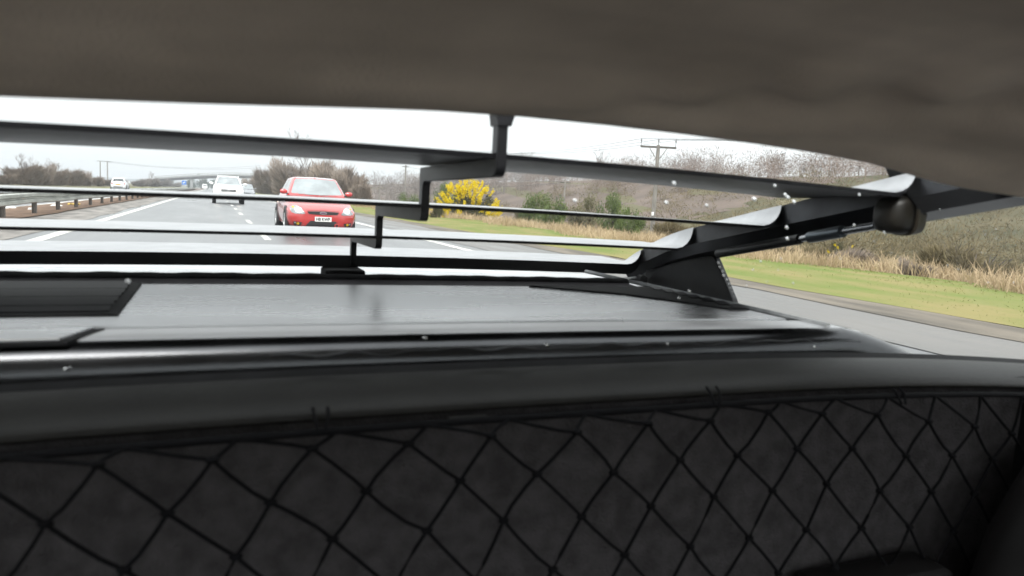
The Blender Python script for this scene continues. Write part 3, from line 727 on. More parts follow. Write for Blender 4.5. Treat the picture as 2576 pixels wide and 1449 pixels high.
def make_car(name, label, cat, loc, rz, st, cab, paint, wheels, group=None, roof_mat=None):
    """st: body stations; cab: (z_base, z_roof, yf0, yf1, yr0, yr1, w0, w1)"""
    t = tag(empty(name, loc, rz), label, cat, group)
    body = MB().loft([ring_body(*s) for s in st]).build("body", paint, t, smooth=True, ang=32)
    zb, zr, yf0, yf1, yr0, yr1, w0, w1 = cab
    rings = []
    for k in range(9):
        u = k/8; 
        if u <= .75: a = u/.75; z = zb+(zr-.05-zb)*a; w_ = w0+(w1-w0)*a**1.15; yf = yf0+(yf1-yf0)*a; yr = yr0+(yr1-yr0)*a**1.3; 
        else:
            b_ = (u-.75)/.25; a = 1; sc = math.cos(b_*math.pi/2); z = zr-.05+.05*math.sin(b_*math.pi/2)
            w_ = w1*(.55+.45*sc) if b_ < 1 else w1*.3; yf = yf1+.30*(1-sc); yr = yr1-.30*(1-sc)
        ring = []
        cf = .16*(1-a*.45)
        for j in range(-4, 5): ring.append((w_*j/4*.93, yf+cf*(j/4)**2, z))
        ring.append((w_, yf+cf+.10, z)); ring.append((w_*1.01, (yf+yr)/2, z)); ring.append((w_*.985, yr-.18, z))
        for j in range(-4, 5): ring.append((-w_*j/4*.9, yr-.09*(j/4)**2, z))
        ring.append((-w_*.985, yr-.18, z)); ring.append((-w_*1.01, (yf+yr)/2, z)); ring.append((-w_, yf+cf+.10, z))
        rings.append(ring)
    cabin = MB().loft(rings).build("roof", roof_mat or paint, t, smooth=True, ang=30)
    tb = bvh([body]); tc_ = bvh([cabin]); ta = bvh([body, cabin])
    for (x, y, r, w_) in wheels:
        for s in (-1, 1):
            arc_ = MB(); rr_ = r+.055
            hit = tb.ray_cast(Vector((s*3, y, r+.3)), Vector((-s,0,0)))[0]
            xb = abs(hit.x) if hit else x
            arc_.loft([[(s*(xb+dx), y+q*math.cos(a), r+q*math.sin(a)) for a in [k*math.pi/16-.25 for k in range(21)]] for dx, q in ((-.16,r*.3),(-.16,rr_),(.012,rr_),(.012,rr_+.02),(-.05,rr_+.03))], closed=False)
            arc_.build("wheel_arch", M['trim_black'], t, solid=.004)
            arc_ = MB(); arc_.disc((s*(xb+.004), y, r+.01), rr_-.005, .012, 24); arc_.build("wheel_well", M['trim_black'], t)
            wheel(t, s*x, y, r, w_, M['rim'])
    return t, body, cabin, tb, tc_, ta
def mirror_parts(t, x, y, z, m, sc=1):
    for s in (-1, 1):
        rings = []
        for u, k in ((0,.55),(.3,.95),(.7,1),(1,.6)):
            rings.append([(s*(x+.20*sc*u), y+.06*k*math.cos(a)*sc, z+.075*sc*k*math.sin(a)+.02) for a in [j*math.pi/5 for j in range(10)]])
        MB().loft(rings).build("door_mirror", m, t, smooth=True)
        MB().box((min(s*(x-.1),s*(x+.03)), y-.02, z-.045),(max(s*(x-.1),s*(x+.03)), y+.03, z-.02)).build("mirror_arm", M['trim_black'], t)
def flip(poly): return [(-x, z) for x, z in reversed(poly)]

# ---- red hatchback close behind, nose towards us
st_red = [(0.00,.50,.56,.50,.24,.42,.56,.58),(.035,.60,.66,.58,.20,.42,.585,.61),(.12,.70,.765,.66,.17,.42,.62,.66),(.28,.765,.83,.72,.16,.43,.675,.72),(.5,.79,.845,.745,.16,.45,.735,.79),
          (.85,.80,.85,.76,.16,.48,.82,.885),(1.12,.80,.85,.775,.16,.5,.88,.945),(1.3,.80,.85,.785,.16,.5,.91,.955),(2.2,.80,.85,.79,.16,.5,.94,.965),(3.1,.80,.85,.78,.17,.52,.955,.975),(3.6,.78,.83,.74,.22,.55,.94,.96),(3.85,.70,.76,.66,.3,.56,.9,.92),(3.9,.6,.68,.6,.34,.56,.86,.88)]
pr_ = atz(812, 592, 0)
RX, RY = pr_.x, pr_.y
car_r, body, cabin, tb, tcb, ta = make_car("red_car", "bright red lowered hatchback following close behind in the slow lane", "car", (RX, RY, 0), 0, st_red,
    (.93,1.43,1.02,1.62,3.72,3.35,.755,.565), M['red_paint'], [(.765,.72,.30,.2),(.775,3.22,.30,.2)])
D = (0,1,0)
decal("windscreen", tcb, [(-.60,.985),(-.655,1.0),(-.60,1.15),(-.545,1.30),(-.505,1.365),(0,1.385),(.505,1.365),(.545,1.30),(.60,1.15),(.655,1.0),(.60,.985),(0,.965)], D, .004, M['car_glass'], car_r, rings=7)
M['roof_grey'] = mat("roof_grey", (.42,.44,.46), .2, spec=.6, var=.1, vscale=3)
decal("roof_panel", tcb, [(-.50,1.381),(-.44,1.412),(0,1.424),(.44,1.412),(.50,1.381),(0,1.399)], D, .004, M['roof_grey'], car_r, rings=3)
sg = [(1.30,.975),(1.55,1.19),(1.78,1.345),(2.35,1.36),(2.42,.985)]
for dd in ((1,0,0),(-1,0,0)):
    decal("side_window", tcb, sg, dd, .004, M['car_glass'], car_r)
    decal("rear_side_window", tcb, [(2.5,.99),(2.46,1.355),(3.05,1.33),(3.32,1.16),(3.36,1.03)], dd, .004, M['car_glass'], car_r)
hl = [(-.775,.60),(-.765,.665),(-.70,.705),(-.60,.70),(-.53,.65),(-.47,.575),(-.43,.515),(-.50,.50),(-.66,.505),(-.745,.53)]
for P in (hl, flip(hl)):
    lamp = decal("headlight", tb, P, D, .006, M['lamp_clear'], car_r)
    sx_ = -1 if P is hl else 1
    decal("reflector", tb, [(sx_*.585+.085*math.cos(a), .60+.075*math.sin(a)) for a in [k*.6283 for k in range(10)]], D, .013, M['lamp_bulb'], lamp, rings=3)
    decal("indicator_lens", tb, [(sx_*.70+.03*math.cos(a), .66+.022*math.sin(a)) for a in [k*.785 for k in range(8)]], D, .013, M['lamp_amber'], lamp, rings=2)
gr = decal("grille", tb, [(-.385,.572),(0,.585),(.385,.572),(.345,.505),(0,.492),(-.345,.505)], D, .005, M['trim_black'], car_r)
bdg = decal("badge", tb, [(.085*math.cos(a), .538+.034*math.sin(a)) for a in [k*math.pi/8 for k in range(16)]], D, .012, M['chrome'], car_r, rings=3, seg=1)
decal("badge_field", tb, [(.068*math.cos(a), .536+.023*math.sin(a)) for a in [k*math.pi/8 for k in range(16)]], D, .016, M['badge_blue'], bdg, rings=3, seg=1)
decal("lower_intake", tb, [(-.30,.345),(.30,.345),(.37,.28),(.42,.205),(-.42,.205),(-.37,.28)], D, .006, M['trim_black'], car_r)
for s in (-1, 1):
    P = [(s*.70,.315),(s*.50,.30),(s*.53,.215),(s*.69,.21)]
    fr_ = decal("fog_recess", tb, P, D, .006, M['trim_black'], car_r)
    fy = decal("fog_lamp", tb, [(s*.60+.038*math.cos(a), .265+.034*math.sin(a)) for a in [k*.785 for k in range(8)]], D, .012, M['lamp_amber'], fr_, rings=3)
    decal("fog_chrome", tb, [(s*.66+.018*math.cos(a), .285+.016*math.sin(a)) for a in [k*.785 for k in range(8)]], D, .012, M['lamp_bulb'], fr_, rings=2)
tow = MB(); rr = []
for k in range(16):
    a = k*math.pi/8; rr.append([(.33+(.045+.014*math.cos(b_))*math.cos(a), -.02+.012*math.sin(b_), .235+(.045+.014*math.cos(b_))*math.sin(a)) for b_ in [j*1.05 for j in range(6)]])
rr.append(rr[0]); tow.loft(rr, cap=False).build("tow_ring", M['red_paint'], car_r, smooth=True)
hp = tb.ray_cast(Vector((0,-5,.385)), Vector((0,1,0)))[0]
pl = MB().box((-.20, hp.y-.03, .33),(.20, hp.y-.012, .445)).build("number_plate", M['plate_white'], car_r, bevel=.006)
def text_mesh(name, body_, size, m, parent, loc, rot, width=None, offset=0):
    cu = bpy.data.curves.new(name, 'FONT'); cu.body = body_; cu.size = size; cu.extrude = .001; cu.align_x = 'CENTER'; cu.align_y = 'CENTER'; cu.offset = offset
    to = bpy.data.objects.new(name, cu); C.objects.link(to); bpy.context.view_layer.update()
    me = bpy.data.meshes.new_from_object(to.evaluated_get(bpy.context.evaluated_depsgraph_get()))
    bpy.data.objects.remove(to); bpy.data.curves.remove(cu)
    me.materials.clear(); me.materials.append(m)
    if width:
        xs_ = [v.co.x for v in me.vertices]; k = width/(max(xs_)-min(xs_))
        for v in me.vertices: v.co.x *= k
    o = bpy.data.objects.new(name, me); C.objects.link(o); o.parent = parent; o.location = loc; o.rotation_euler = rot
    return o
text_mesh("registration_text", "H8 KWR", .105, M['plate_ink'], pl, (0, hp.y-.0315, .387), (math.pi/2,0,0), width=.35, offset=.004)
mirror_parts(car_r, .745, 1.30, 1.0, M['red_paint'], .88)
car_r.scale = (.905, .93, .915)
MB().box((-.01,1.72,1.428),(.01,1.76,1.50)).build("aerial", M['trim_black'], car_r)
MB().box((-.5,1.035,.962),(.02,1.05,.972)).box((.05,1.02,.955),(.5,1.04,.965)).build("wiper", M['trim_black'], car_r)
decal("bonnet_shut_line", tb, [(-.40,.598),(0,.607),(.40,.598),(.40,.590),(0,.599),(-.40,.590)], D, .003, M['trim_black'], car_r, rings=2)
for s in (-1,1):
    decal("side_skirt", tb, [(1.15,.17),(2.85,.17),(2.85,.24),(1.15,.24)], (-s,0,0), .02, M['red_paint'], car_r)
    MB().box((min(s*.846,s*.862),2.15,.78),(max(s*.846,s*.862),2.3,.81)).build("door_handle", M['red_paint'], car_r)

# ---- white SUV behind with its lamps lit
st_suv = [(0,.58,.64,.60,.34,.62,.84,.86),(.04,.68,.75,.68,.30,.62,.88,.91),(.14,.78,.84,.76,.28,.6,.93,.97),(.35,.84,.89,.80,.28,.6,.98,1.03),(.8,.86,.90,.82,.28,.6,1.05,1.10),(1.15,.86,.90,.83,.28,.6,1.09,1.13),(2.4,.86,.90,.83,.28,.6,1.12,1.14),(3.8,.86,.90,.82,.3,.6,1.13,1.14),(4.3,.8,.86,.76,.36,.66,1.1,1.12),(4.42,.66,.74,.68,.42,.7,1.04,1.06)]
ps = atz(575, 513, 0)
car_s, body, cabin, tb, tcb, ta = make_car("white_suv", "white off-road car with lit headlights straddling the dashed lane line", "car", (ps.x, ps.y, 0), 0, st_suv,
    (1.08,1.68,1.0,1.70,4.25,3.95,.80,.615), M['white_paint'], [(.80,.85,.35,.22),(.80,3.45,.35,.22)])
decal("windscreen", tcb, [(-.66,1.15),(-.70,1.17),(-.57,1.56),(-.54,1.60),(0,1.62),(.54,1.60),(.57,1.56),(.70,1.17),(.66,1.15),(0,1.13)], D, .004, M['car_glass'], car_s, rings=6)
for dd in ((1,0,0),(-1,0,0)):
    decal("side_window", tcb, [(1.3,1.15),(1.85,1.58),(2.5,1.6),(2.55,1.16)], dd, .004, M['dark_glass'], car_s)
    decal("rear_side_window", tcb, [(2.62,1.16),(2.58,1.6),(3.5,1.58),(3.85,1.35),(3.9,1.18)], dd, .004, M['dark_glass'], car_s)
decal("grille", tb, [(-.42,.86),(.42,.86),(.40,.72),(-.40,.72)], D, .006, M['trim_black'], car_s)
for z in (.815,.765): decal("grille_bar", tb, [(-.40,z+.01),(.40,z+.01),(.40,z-.01),(-.40,z-.01)], D, .014, M['chrome'], car_s, rings=2)
bd = decal("badge", tb, [(.075*math.cos(a), .79+.075*math.sin(a)) for a in [k*math.pi/8 for k in range(16)]], D, .02, M['chrome'], car_s, rings=3, seg=1)
mbv = MB(); hy = tb.ray_cast(Vector((0,-5,.79)), Vector((0,1,0)))[0].y-.024
for a_, b_ in (((-.03,.85),(0,.80)),((0,.80),(.03,.85)),((-.05,.82),(-.02,.74)),((-.02,.74),(0,.785)),((0,.785),(.02,.74)),((.02,.74),(.05,.82))):
    mbv.tube([(a_[0],hy,a_[1]),(b_[0],hy,b_[1])], .006, 4)
mbv.build("badge_letters", M['plate_ink'], bd)
for s in (-1, 1):
    P = [(s*.80,.86),(s*.78,.93),(s*.62,.90),(s*.44,.86),(s*.43,.75),(s*.60,.73),(s*.76,.76)]
    lp_ = decal("headlight", tb, P, D, .006, M['lamp_clear'], car_s)
    decal("headlamp_bulb", tb, [(s*.62+(.15)*math.cos(a), .815+.07*math.sin(a)) for a in [k*.6283 for k in range(10)]], D, .014, M['lit_lamp'], lp_, rings=3)
    decal("indicator", tb, [(s*.475+.03*math.cos(a), .81+.04*math.sin(a)) for a in [k*.6283 for k in range(10)]], D, .014, M['lit_amber'], lp_, rings=2)
    decal("fog_lamp", tb, [(s*.62+.06*math.cos(a), .47+.03*math.sin(a)) for a in [k*.6283 for k in range(10)]], D, .016, M['lamp_clear'], car_s, rings=2)
decal("lower_bumper", tb, [(-.80,.60),(.80,.60),(.78,.31),(-.78,.31)], D, .005, M['trim_black'], car_s, rings=6)
hp = tb.ray_cast(Vector((0,-5,.64)), Vector((0,1,0)))[0]
MB().box((-.26,hp.y-.03,.60),(.26,hp.y-.012,.71)).build("number_plate", M['plate_white'], car_s)
mirror_parts(car_s, .85, 1.28, 1.17, M['white_paint'], 1.15)
for s in (-1,1): MB().tube([(s*.60,1.95,1.655),(s*.60,2.2,1.70),(s*.6,3.4,1.70),(s*.6,3.7,1.65)], .02, 6).build("roof_rail", M['white_paint'], car_s)

# ---- white hatchback driving away on the far carriageway (we see its tail)
pw = at(297, 470, 98)
car_w, body, cabin, tb, tcb, ta = make_car("white_hatchback", "small white hatchback driving away on the far carriageway beyond the barrier", "car", (pw.x, pw.y+4, 0), math.pi, st_red,
    (.93,1.46,1.02,1.70,3.80,3.45,.76,.60), M['white_paint'], [(.765,.72,.30,.2),(.775,3.22,.30,.2)])
D2 = (0,-1,0)
decal("rear_window", tcb, [(-.56,1.02),(-.60,1.05),(-.50,1.34),(-.46,1.37),(.46,1.37),(.50,1.34),(.60,1.05),(.56,1.02)], D2, .004, M['dark_glass'], car_w)
for s in (-1,1):
    decal("tail_lamp", tb, [(s*.74,.88),(s*.56,.88),(s*.56,.74),(s*.74,.74)], D2, .006, M['lamp_red'], car_w)
    decal("side_window", tcb, sg, (-s,0,0), .004, M['dark_glass'], car_w)
    decal("rear_side_window", tcb, [(2.5,.99),(2.46,1.355),(3.05,1.33),(3.32,1.16),(3.36,1.03)], (-s,0,0), .004, M['dark_glass'], car_w)
decal("number_plate", tb, [(-.26,.74),(.26,.74),(.26,.64),(-.26,.64)], D2, .01, M['lamp_amber'], car_w)
decal("bumper_insert", tb, [(-.5,.45),(.5,.45),(.45,.36),(-.45,.36)], D2, .008, M['trim_black'], car_w)
mirror_parts(car_w, .80, 1.28, 1.0, M['white_paint'])

# ---- grey car half hidden behind the SUV, and a tiny white van by the bridge
pg = at(620, 478, 78)
car_g, body, cabin, tb, tcb, ta = make_car("grey_car", "grey car in the slow lane half hidden behind the white off-road car", "car", (pg.x, pg.y, 0), 0, st_red,
    (.93,1.46,1.02,1.62,3.72,3.35,.755,.585), M['grey_paint'], [(.765,.72,.30,.2),(.775,3.22,.30,.2)])
decal("windscreen", tcb, [(-.60,.985),(-.655,1.0),(-.545,1.30),(-.505,1.38),(.505,1.38),(.545,1.30),(.655,1.0),(.60,.985)], D, .004, M['car_glass'], car_g)
for P in (hl, flip(hl)): decal("headlight", tb, P, D, .006, M['lamp_clear'], car_g)
decal("grille", tb, [(-.385,.572),(.385,.572),(.345,.50),(-.345,.50)], D, .005, M['trim_black'], car_g)
decal("lower_intake", tb, [(-.40,.36),(.40,.36),(.45,.23),(-.45,.23)], D, .006, M['trim_black'], car_g)
mirror_parts(car_g, .80, 1.28, 1.0, M['grey_paint'])

pv = at(515, 470, 300)
st_van = [(0,.7,.78,.7,.35,.6,.9,.95),(.1,.85,.92,.84,.3,.6,1.0,1.05),(.7,.9,.95,.88,.28,.6,1.2,1.25),(1.0,.9,.95,.88,.28,.6,1.25,1.28),(4.6,.9,.95,.88,.3,.6,1.25,1.28),(4.7,.86,.9,.84,.36,.6,1.2,1.25)]
car_v, body, cabin, tb, tcb, ta = make_car("white_van", "tiny white van in the distance under the footbridge", "van", (pv.x, pv.y, 0), 0, st_van,
    (1.2,1.95,.85,1.35,4.68,4.6,.87,.78), M['white_paint'], [(.82,.85,.34,.2),(.82,3.7,.34,.2)])
decal("windscreen", tcb, [(-.72,1.27),(-.66,1.75),(.66,1.75),(.72,1.27)], D, .004, M['dark_glass'], car_v)
decal("grille", tb, [(-.4,.85),(.4,.85),(.4,.7),(-.4,.7)], D, .006, M['trim_black'], car_v)

# ================================================================== OUR OWN CAR, seen from the cabin looking back
XC = .22
own = tag(empty("sports_car", (XC, 0, 0)), "black sports car around the viewer, its rear deck covered by wide louvres", "car")
own_in = Matrix.Translation((-XC, 0, 0))
def O(mb, name, m, parent=own, **k):
    mb.v = [(x-XC, y, z) for x, y, z in mb.v] if True else mb.v
    return mb.build(name, m, parent, **k)
def zz(d): return H+d
def crown(x): 
    u = (x-.2)
    return -.010*u*u

# --- headliner and roof
def rim_z(x):
    pts = [(-.9,-.06),(-.5,.0),(-.3,.024),(-.093,.037),(-.007,.0419),(.096,.049),(.154,.0520),(.223,.0528),(.314,.0511),(.383,.0483),(.459,.044),(.502,.0376),(.546,.031),(.63,.0270),(.75,.022),(.95,.01),(1.35,-.05)]
    for (a, za), (b_, zb_) in zip(pts, pts[1:]):
        if a <= x <= b_:
            t = (x-a)/(b_-a); return za+(zb_-za)*t
    return pts[0][1] if x < pts[0][0] else pts[-1][1]
def sm_rim(x): return (rim_z(x-.03)+2*rim_z(x)+rim_z(x+.03))/4
prof = [(.428,.014),(.434,.006),(.430,.0005),(.420,0.0),(.408,.003),(.392,.010),(.372,.018),(.35,.026),(.325,.033),(.30,.039),(.27,.044),(.23,.049),(.18,.053),(.12,.056),(.05,.058),(-.05,.059),(-.12,.060),(-.2,.058),(-.28,.05)]
xs_ = [-.34+i*.0125 for i in range(97)]
mb = MB(); vs = []
for (yy, dz) in prof:
    for x in xs_:
        r_ = sm_rim(x); flatten = min(1, max(0, (.42-yy)/.25)); base = r_*(1-flatten*.55)+.053*flatten*.55
        z = base + dz
        if yy < .415:      # cloth folds running diagonally from the rim
            k = min(1, (.415-yy)/.03)
            s1 = (x-.17)*.83 + (yy-.40)*2.6; s2 = (x-.45)*.6+(yy-.36)*2.0; s3 = (x-.62)*.22+(yy-.395)*2.4
            z -= k*(.015*math.exp(-(s1/.02)**2) - .009*math.exp(-((s1-.05)/.025)**2))
            z -= k*(.011*math.exp(-(s2/.022)**2))*(1 if x < .75 else .5)
            z -= k*.0028*(math.exp(-(s3/.012)**2)+math.exp(-((s3-.035)/.012)**2)+.8*math.exp(-((s3+.03)/.012)**2))*min(1, max(0, (x-.42)/.15))
            z -= k*.0025*math.sin(x*9+yy*21)*.5
        vs.append((x, yy, zz(z)))
n_ = len(xs_); fs = [(j*n_+i, j*n_+i+1, (j+1)*n_+i+1, (j+1)*n_+i) for j in range(len(prof)-1) for i in range(n_-1)]
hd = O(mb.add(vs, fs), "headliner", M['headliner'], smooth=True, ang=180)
q = hd.modifiers.new("sub", 'SUBSURF'); q.levels = 1; q.render_levels = 1
mb = MB(); rings = []
for (yy, dz) in [(.438,.012),(.46,.03),(.44,.055),(.3,.10),(.1,.13),(-.1,.135),(-.22,.12),(-.29,.06)]:
    rings.append([(x, yy, zz(sm_rim(x)*.8 + dz)) for x in [-.42+i*.06 for i in range(22)]])
O(mb.loft(rings, closed=False), "roof_panel", M['gloss_black'], smooth=True, ang=180, solid=.004)
# roof side rails, doors, floor, front bulkhead close the cabin (mostly out of view)
for s in (-1, 1):
    xo = XC+s*.66
    mb = MB(); mb.tube([(xo, .46, zz(.03)), (xo, 0, zz(.07)), (xo+s*.01, -.28, zz(.05)), (xo+s*.06, -1.1, zz(-.35))], .035, 8); O(mb, "roof_rail", M['matt_black'], smooth=True)
    mb = MB(); mb.loft([[(xo+s*.10+a, yy, z) for a, z in ((-.05,.2),(.05,.2),(.05,.55),(.02,zz(-.30)),(-.05,zz(-.30)))] for yy in (.50,-.3,-1.1)]); O(mb, "door", M['matt_black'])
mb = MB(); mb.box((XC-.78,-1.4,.14),(XC+.78,.56,.18)); O(mb, "floor_pan", M['matt_black'])
mb = MB(); mb.box((XC-.76,-1.3,.18),(XC+.76,-1.0,zz(-.36))); O(mb, "dashboard", M['matt_black'], bevel=.03)

# --- ledge, bulkhead
def ledge_z(x):
    return -.1345 - (.085*max(0, x-.42)**2) - (.028*max(0, .25-x)**2)
lx = [-.55+i*.03 for i in range(55)]
pf = [(.566,-.030),(.566,-.008),(.560,-.002),(.550,0.0),(.535,-.0012),(.520,-.0042),(.508,-.009),(.501,-.0135),(.499,-.0165),(.501,-.0195),(.507,-.0205),(.52,-.021)]
mb = MB(); O(mb.loft([[(x, yy - .06*max(0, x-.55)**2, zz(ledge_z(x)+dz)) for yy, dz in pf] for x in lx], closed=False), "padded_ledge", M['ledge'], smooth=True, ang=180)
mb = MB(); rings = []
for z in (zz(-.154), zz(-.2), zz(-.3), zz(-.45), .2):
    rings.append([(x, .512+.006*math.sin(x*13+z*9), z) for x in lx])
O(mb.loft(rings, closed=False), "carpeted_bulkhead", M['carpet'], smooth=True, ang=180)
mb = MB(); mb.box((.158,.4935,zz(-.160)),(.188,.4985,zz(-.1555))); O(mb, "trim_clip", M['ledge'], bevel=.001)
# low shelf bottom right and seat bolster
mb = MB(); mb.box((.50,.455,zz(-.36)),(.66,.505,zz(-.325))); O(mb, "side_shelf", M['seat'], bevel=.008)
mb = MB(); rings = []
for z, hw, c in ((.2,.09,0),(zz(-.42),.10,0),(zz(-.33),.10,.0),(zz(-.27),.085,.012),(zz(-.235),.068,.024),(zz(-.21),.045,.034),(zz(-.20),.02,.04)):
    rings.append([(.757+c+hw*math.cos(a), .43+.05*math.sin(a), z-(.02 if z > .4 else 0)) for a in [k*math.pi/8 for k in range(16)]])
O(mb.loft(rings), "seat_bolster", M['seat'], smooth=True, ang=180)
mb = MB(); mb.box((.80,.30,.2),(.90,.56,zz(-.165))); O(mb, "side_trim", M['matt_black'], bevel=.02)

# --- rear window: one inclined pane from the ledge to the roof rim
def glass_y(z): return .578 - (z-zz(-.16))/.24*.115
mb = MB(); rings = []
for k in range(6):
    z = zz(-.158+.25*k/5); rings.append([(x, glass_y(z), z) for x in (-.5,-.2,.1,.4,.7,1.0,1.3)])
O(mb.loft(rings, closed=False), "rear_window", M['window'], smooth=True, ang=180)
mb = MB(); mb.loft([[(x, yy, zz(ledge_z(x)+dz)) for yy, dz in ((.568,-.03),(.568,-.004),(.576,.0),(.592,-.012),(.596,-.04))] for x in lx], closed=False); O(mb, "window_seal", M['matt_black'], smooth=True, solid=.002)
# wavy bead of sealant along the bottom of the pane
mb = MB(); pts = []
for i in range(70):
    x = .04+i*.0085
    zb_ = ledge_z(x)+.0135+.0022*math.sin(x*62)*math.sin(x*23+1)+.0012*math.sin(x*140)
    pts.append((x, glass_y(zz(zb_))+.006, zz(zb_)))
O(mb.tube(pts, [.0003+.0006*max(0, math.sin(i*.37)+.3) for i in range(70)], 6), "sealant_bead", mat("sealant", (.03,.03,.033), .3, var=.3, vscale=60), smooth=True)

# --- deck behind the window
dx = [-.55+i*.04 for i in range(30)]
def lipz(x):
    if x < .655: return -.1155+crown(x)
    t = (x-.655); return -.1155+crown(.655) - .20*t - .9*t*t
lx2 = [-.55+i*.03 for i in range(58)]
mb = MB(); O(mb.loft([[(x, yy, zz(lipz(x)+dz)) for yy, dz in ((.604,-.14),(.599,-.11),(.598,-.045),(.5985,-.024),(.6005,-.0145),(.6045,-.0075),(.611,-.0028),(.616,-.0014),(.622,-.0008))] for x in lx2], closed=False), "rear_deck_lip", M['lip_paint'], smooth=True, ang=180)
mb = MB(); O(mb.loft([[(x, yy, zz(lipz(x)+dz)) for yy, dz in ((.612,-.0042),(.616,-.0013),(.622,-.0004),(.635,0),(.656,0),(.657,-.006))] for x in lx2 if x < .70], closed=False), "deck_front_edge", M['lit_edge_metal'], smooth=True, ang=25)  # sky reflection put into the colour: lip top brighter than its front face
mb = MB(); O(mb.loft([[(x, yy, zz(lipz(x)+dz)) for yy, dz in ((.620,-.0009),(.635,-.0004),(.70,-.001),(.80,-.012),(.95,-.05))] for x in [.66+.02*i for i in range(27)]], closed=False), "rear_fender", M['lip_paint'], smooth=True, ang=180)
mb = MB(); ring = []
for x in [-.55+i*.03 for i in range(40)]:
    ring.append([(x, yy, zz(-.1155+crown(x)+dz)) for yy, dz in ((.669,-.010),(.6702,0),(.75,.0002),(.85,.0),(.957,-.0005),(.960,-.006))])
ring.append([(.628, yy, zz(-.1155+crown(.63)+dz-.008)) for yy, dz in ((.669,-.010),(.6702,0),(.75,.0002),(.85,.0),(.957,-.0005),(.960,-.006))])
ec = O(mb.loft(ring, closed=False), "engine_cover", M['deck_metal'], smooth=True, ang=60)
mb = MB(); mb.box((-.55,.6575,zz(-.14)),(.62,.6682,zz(-.1205))); O(mb, "shut_line_seal", M['matt_black'], ec)
def panel(name, poly, z, t, m, parent, off=0, bevel=.001):
    mb = MB(); mb.loft([[(x, y, zz(z+crown(x)-t)) for x, y in poly], [(x, y, zz(z+crown(x))) for x, y in poly]]); return O(mb, name, m, parent, bevel=bevel)
lv = panel("vent_grille", [(-.50,.722),(-.076,.722),(-.076,.955),(-.50,.955)], -.1135, .006, M['matt_black'], ec)
rv = panel("vent_grille", [(.415,.953),(.52,.865),(.592,.735),(.622,.735),(.622,.953)], -.1135, .006, M['matt_black'], ec)
for (vp, x0, x1) in ((lv,-.49,-.085),(rv,.60,.617)):
    mb = MB()
    for k in range(7):
        y0 = .735+k*.03; mb.add([(x0,y0,zz(-.1125+crown(x0))),(x1,y0,zz(-.1125+crown(x1))),(x1,y0+.016,zz(-.110+crown(x1))),(x0,y0+.016,zz(-.110+crown(x0)))],[(0,1,2,3)])
    O(mb, "vent_slat", M['satin_black'], vp, solid=.001)
# small flap at the left front of the deck
fl = [(-.40,.607),(-.098,.607),(-.082,.652),(-.40,.652)]
panel("flap_gap", [(-.41,.6045),(-.0965,.6045),(-.078,.655),(-.41,.655)], -.1145, .004, M['matt_black'], ec)
panel("fuel_flap", [(-.41,.608),(-.1015,.608),(-.085,.6515),(-.41,.6515)], -.1125, .004, M['deck_metal'], ec)
# trim strip along the right edge of the deck
mb = MB(); mb.tube([(.635,yy,zz(-.1175)) for yy in (.62,.7,.8,.9,1.0,1.1,1.2)], .0035, 6); O(mb, "edge_trim", M['trim_bright'], smooth=True)
# rear end of the deck, raised grey rib, boot lid
mb = MB(); mb.loft([[(x, yy, zz(d+crown(x))) for yy, d in ((.962,-.135),(.964,-.1200),(.985,-.1165),(1.008,-.1150),(1.009,-.15))] for x in dx], closed=False)
M['rib'] = mat("deck_rib", (.05,.043,.05), .45, spec=.5, var=.3, vscale=20)
O(mb, "deck_rib", M['rib'], smooth=True, ang=50)
mb = MB(); mb.loft([[(x, yy, zz(d+crown(x)+.0008*math.sin(x*90)*math.sin(x*37))) for yy, d in ((1.010,-.15),(1.011,-.1135),(1.018,-.1095),(1.030,-.1095),(1.036,-.15))] for x in [-.55+i*.012 for i in range(98)]], closed=False)
O(mb, 'deck_rear_seal', M['matt_black'], smooth=True, ang=60)
mb = MB(); mb.loft([[(x, yy, zz(d+crown(x)*1.5)) for yy, d in ((1.04,-.20),(1.045,-.157),(1.2,-.150),(1.5,-.150),(1.9,-.158),(2.2,-.18),(2.26,-.24),(2.27,-.5))] for x in [-.55+i*.04 for i in range(36)]], closed=False)
O(mb, "boot_lid", M['deck_metal'], smooth=True, ang=60)
# body under the deck and rear fenders
mb = MB(); mb.loft([[(XC+s_*w_, yy, z) for s_, w_, z in ((-1,.80,.25),(-1,.84,.5),(-1,.80,zz(-.26)),(-1,.62,zz(-.20)),(1,.62,zz(-.20)),(1,.80,zz(-.26)),(1,.84,.5),(1,.80,.25))] for yy in (.62,1.2,2.0,2.26)])
O(mb, "rear_body", M['gloss_black'], smooth=True, ang=40)

# --- louvre panel: staircase of slats between two sloping side rails, with a centre rib
Ys = [.577,.807,1.047,1.247,1.45]
SZ = [.0402,-.0062,-.0558,-.1008]
def rail_top(y): return .0560-.172*(y-.577)-.44*max(0, y-1.047)**2
def rail_in(y): return .475+.13*(y-.577)           # half width from the centre line
louo = empty('louvre_panel', (0, .6, zz(0))); louo.parent = own; LO = Vector((0, .6, zz(0)))
def OL(mb, name, m, **k):
    mb.v = [(x, y-.6, z-zz(0)) for x, y, z in mb.v]; return O(mb, name, m, louo, **k)
for s in (-1, 1):
    lou = MB(); rings = []
    for yy in (.36,.45,.577,.70,.807,.93,1.047,1.15,1.247,1.32):
        xi = rail_in(yy); zt = rail_top(yy)
        rings.append([(XC+s*a, yy, zz(z)) for a, z in ((xi,zt),(xi+.012,zt+.001),(xi+.055,zt-.012),(xi+.062,zt-.036),(xi+.05,zt-.048),(xi+.012,zt-.044),(xi-.001,zt-.028))])
    lou.loft(rings)
    OL(lou, "side_rail", M['rail_metal'], smooth=True, ang=35)
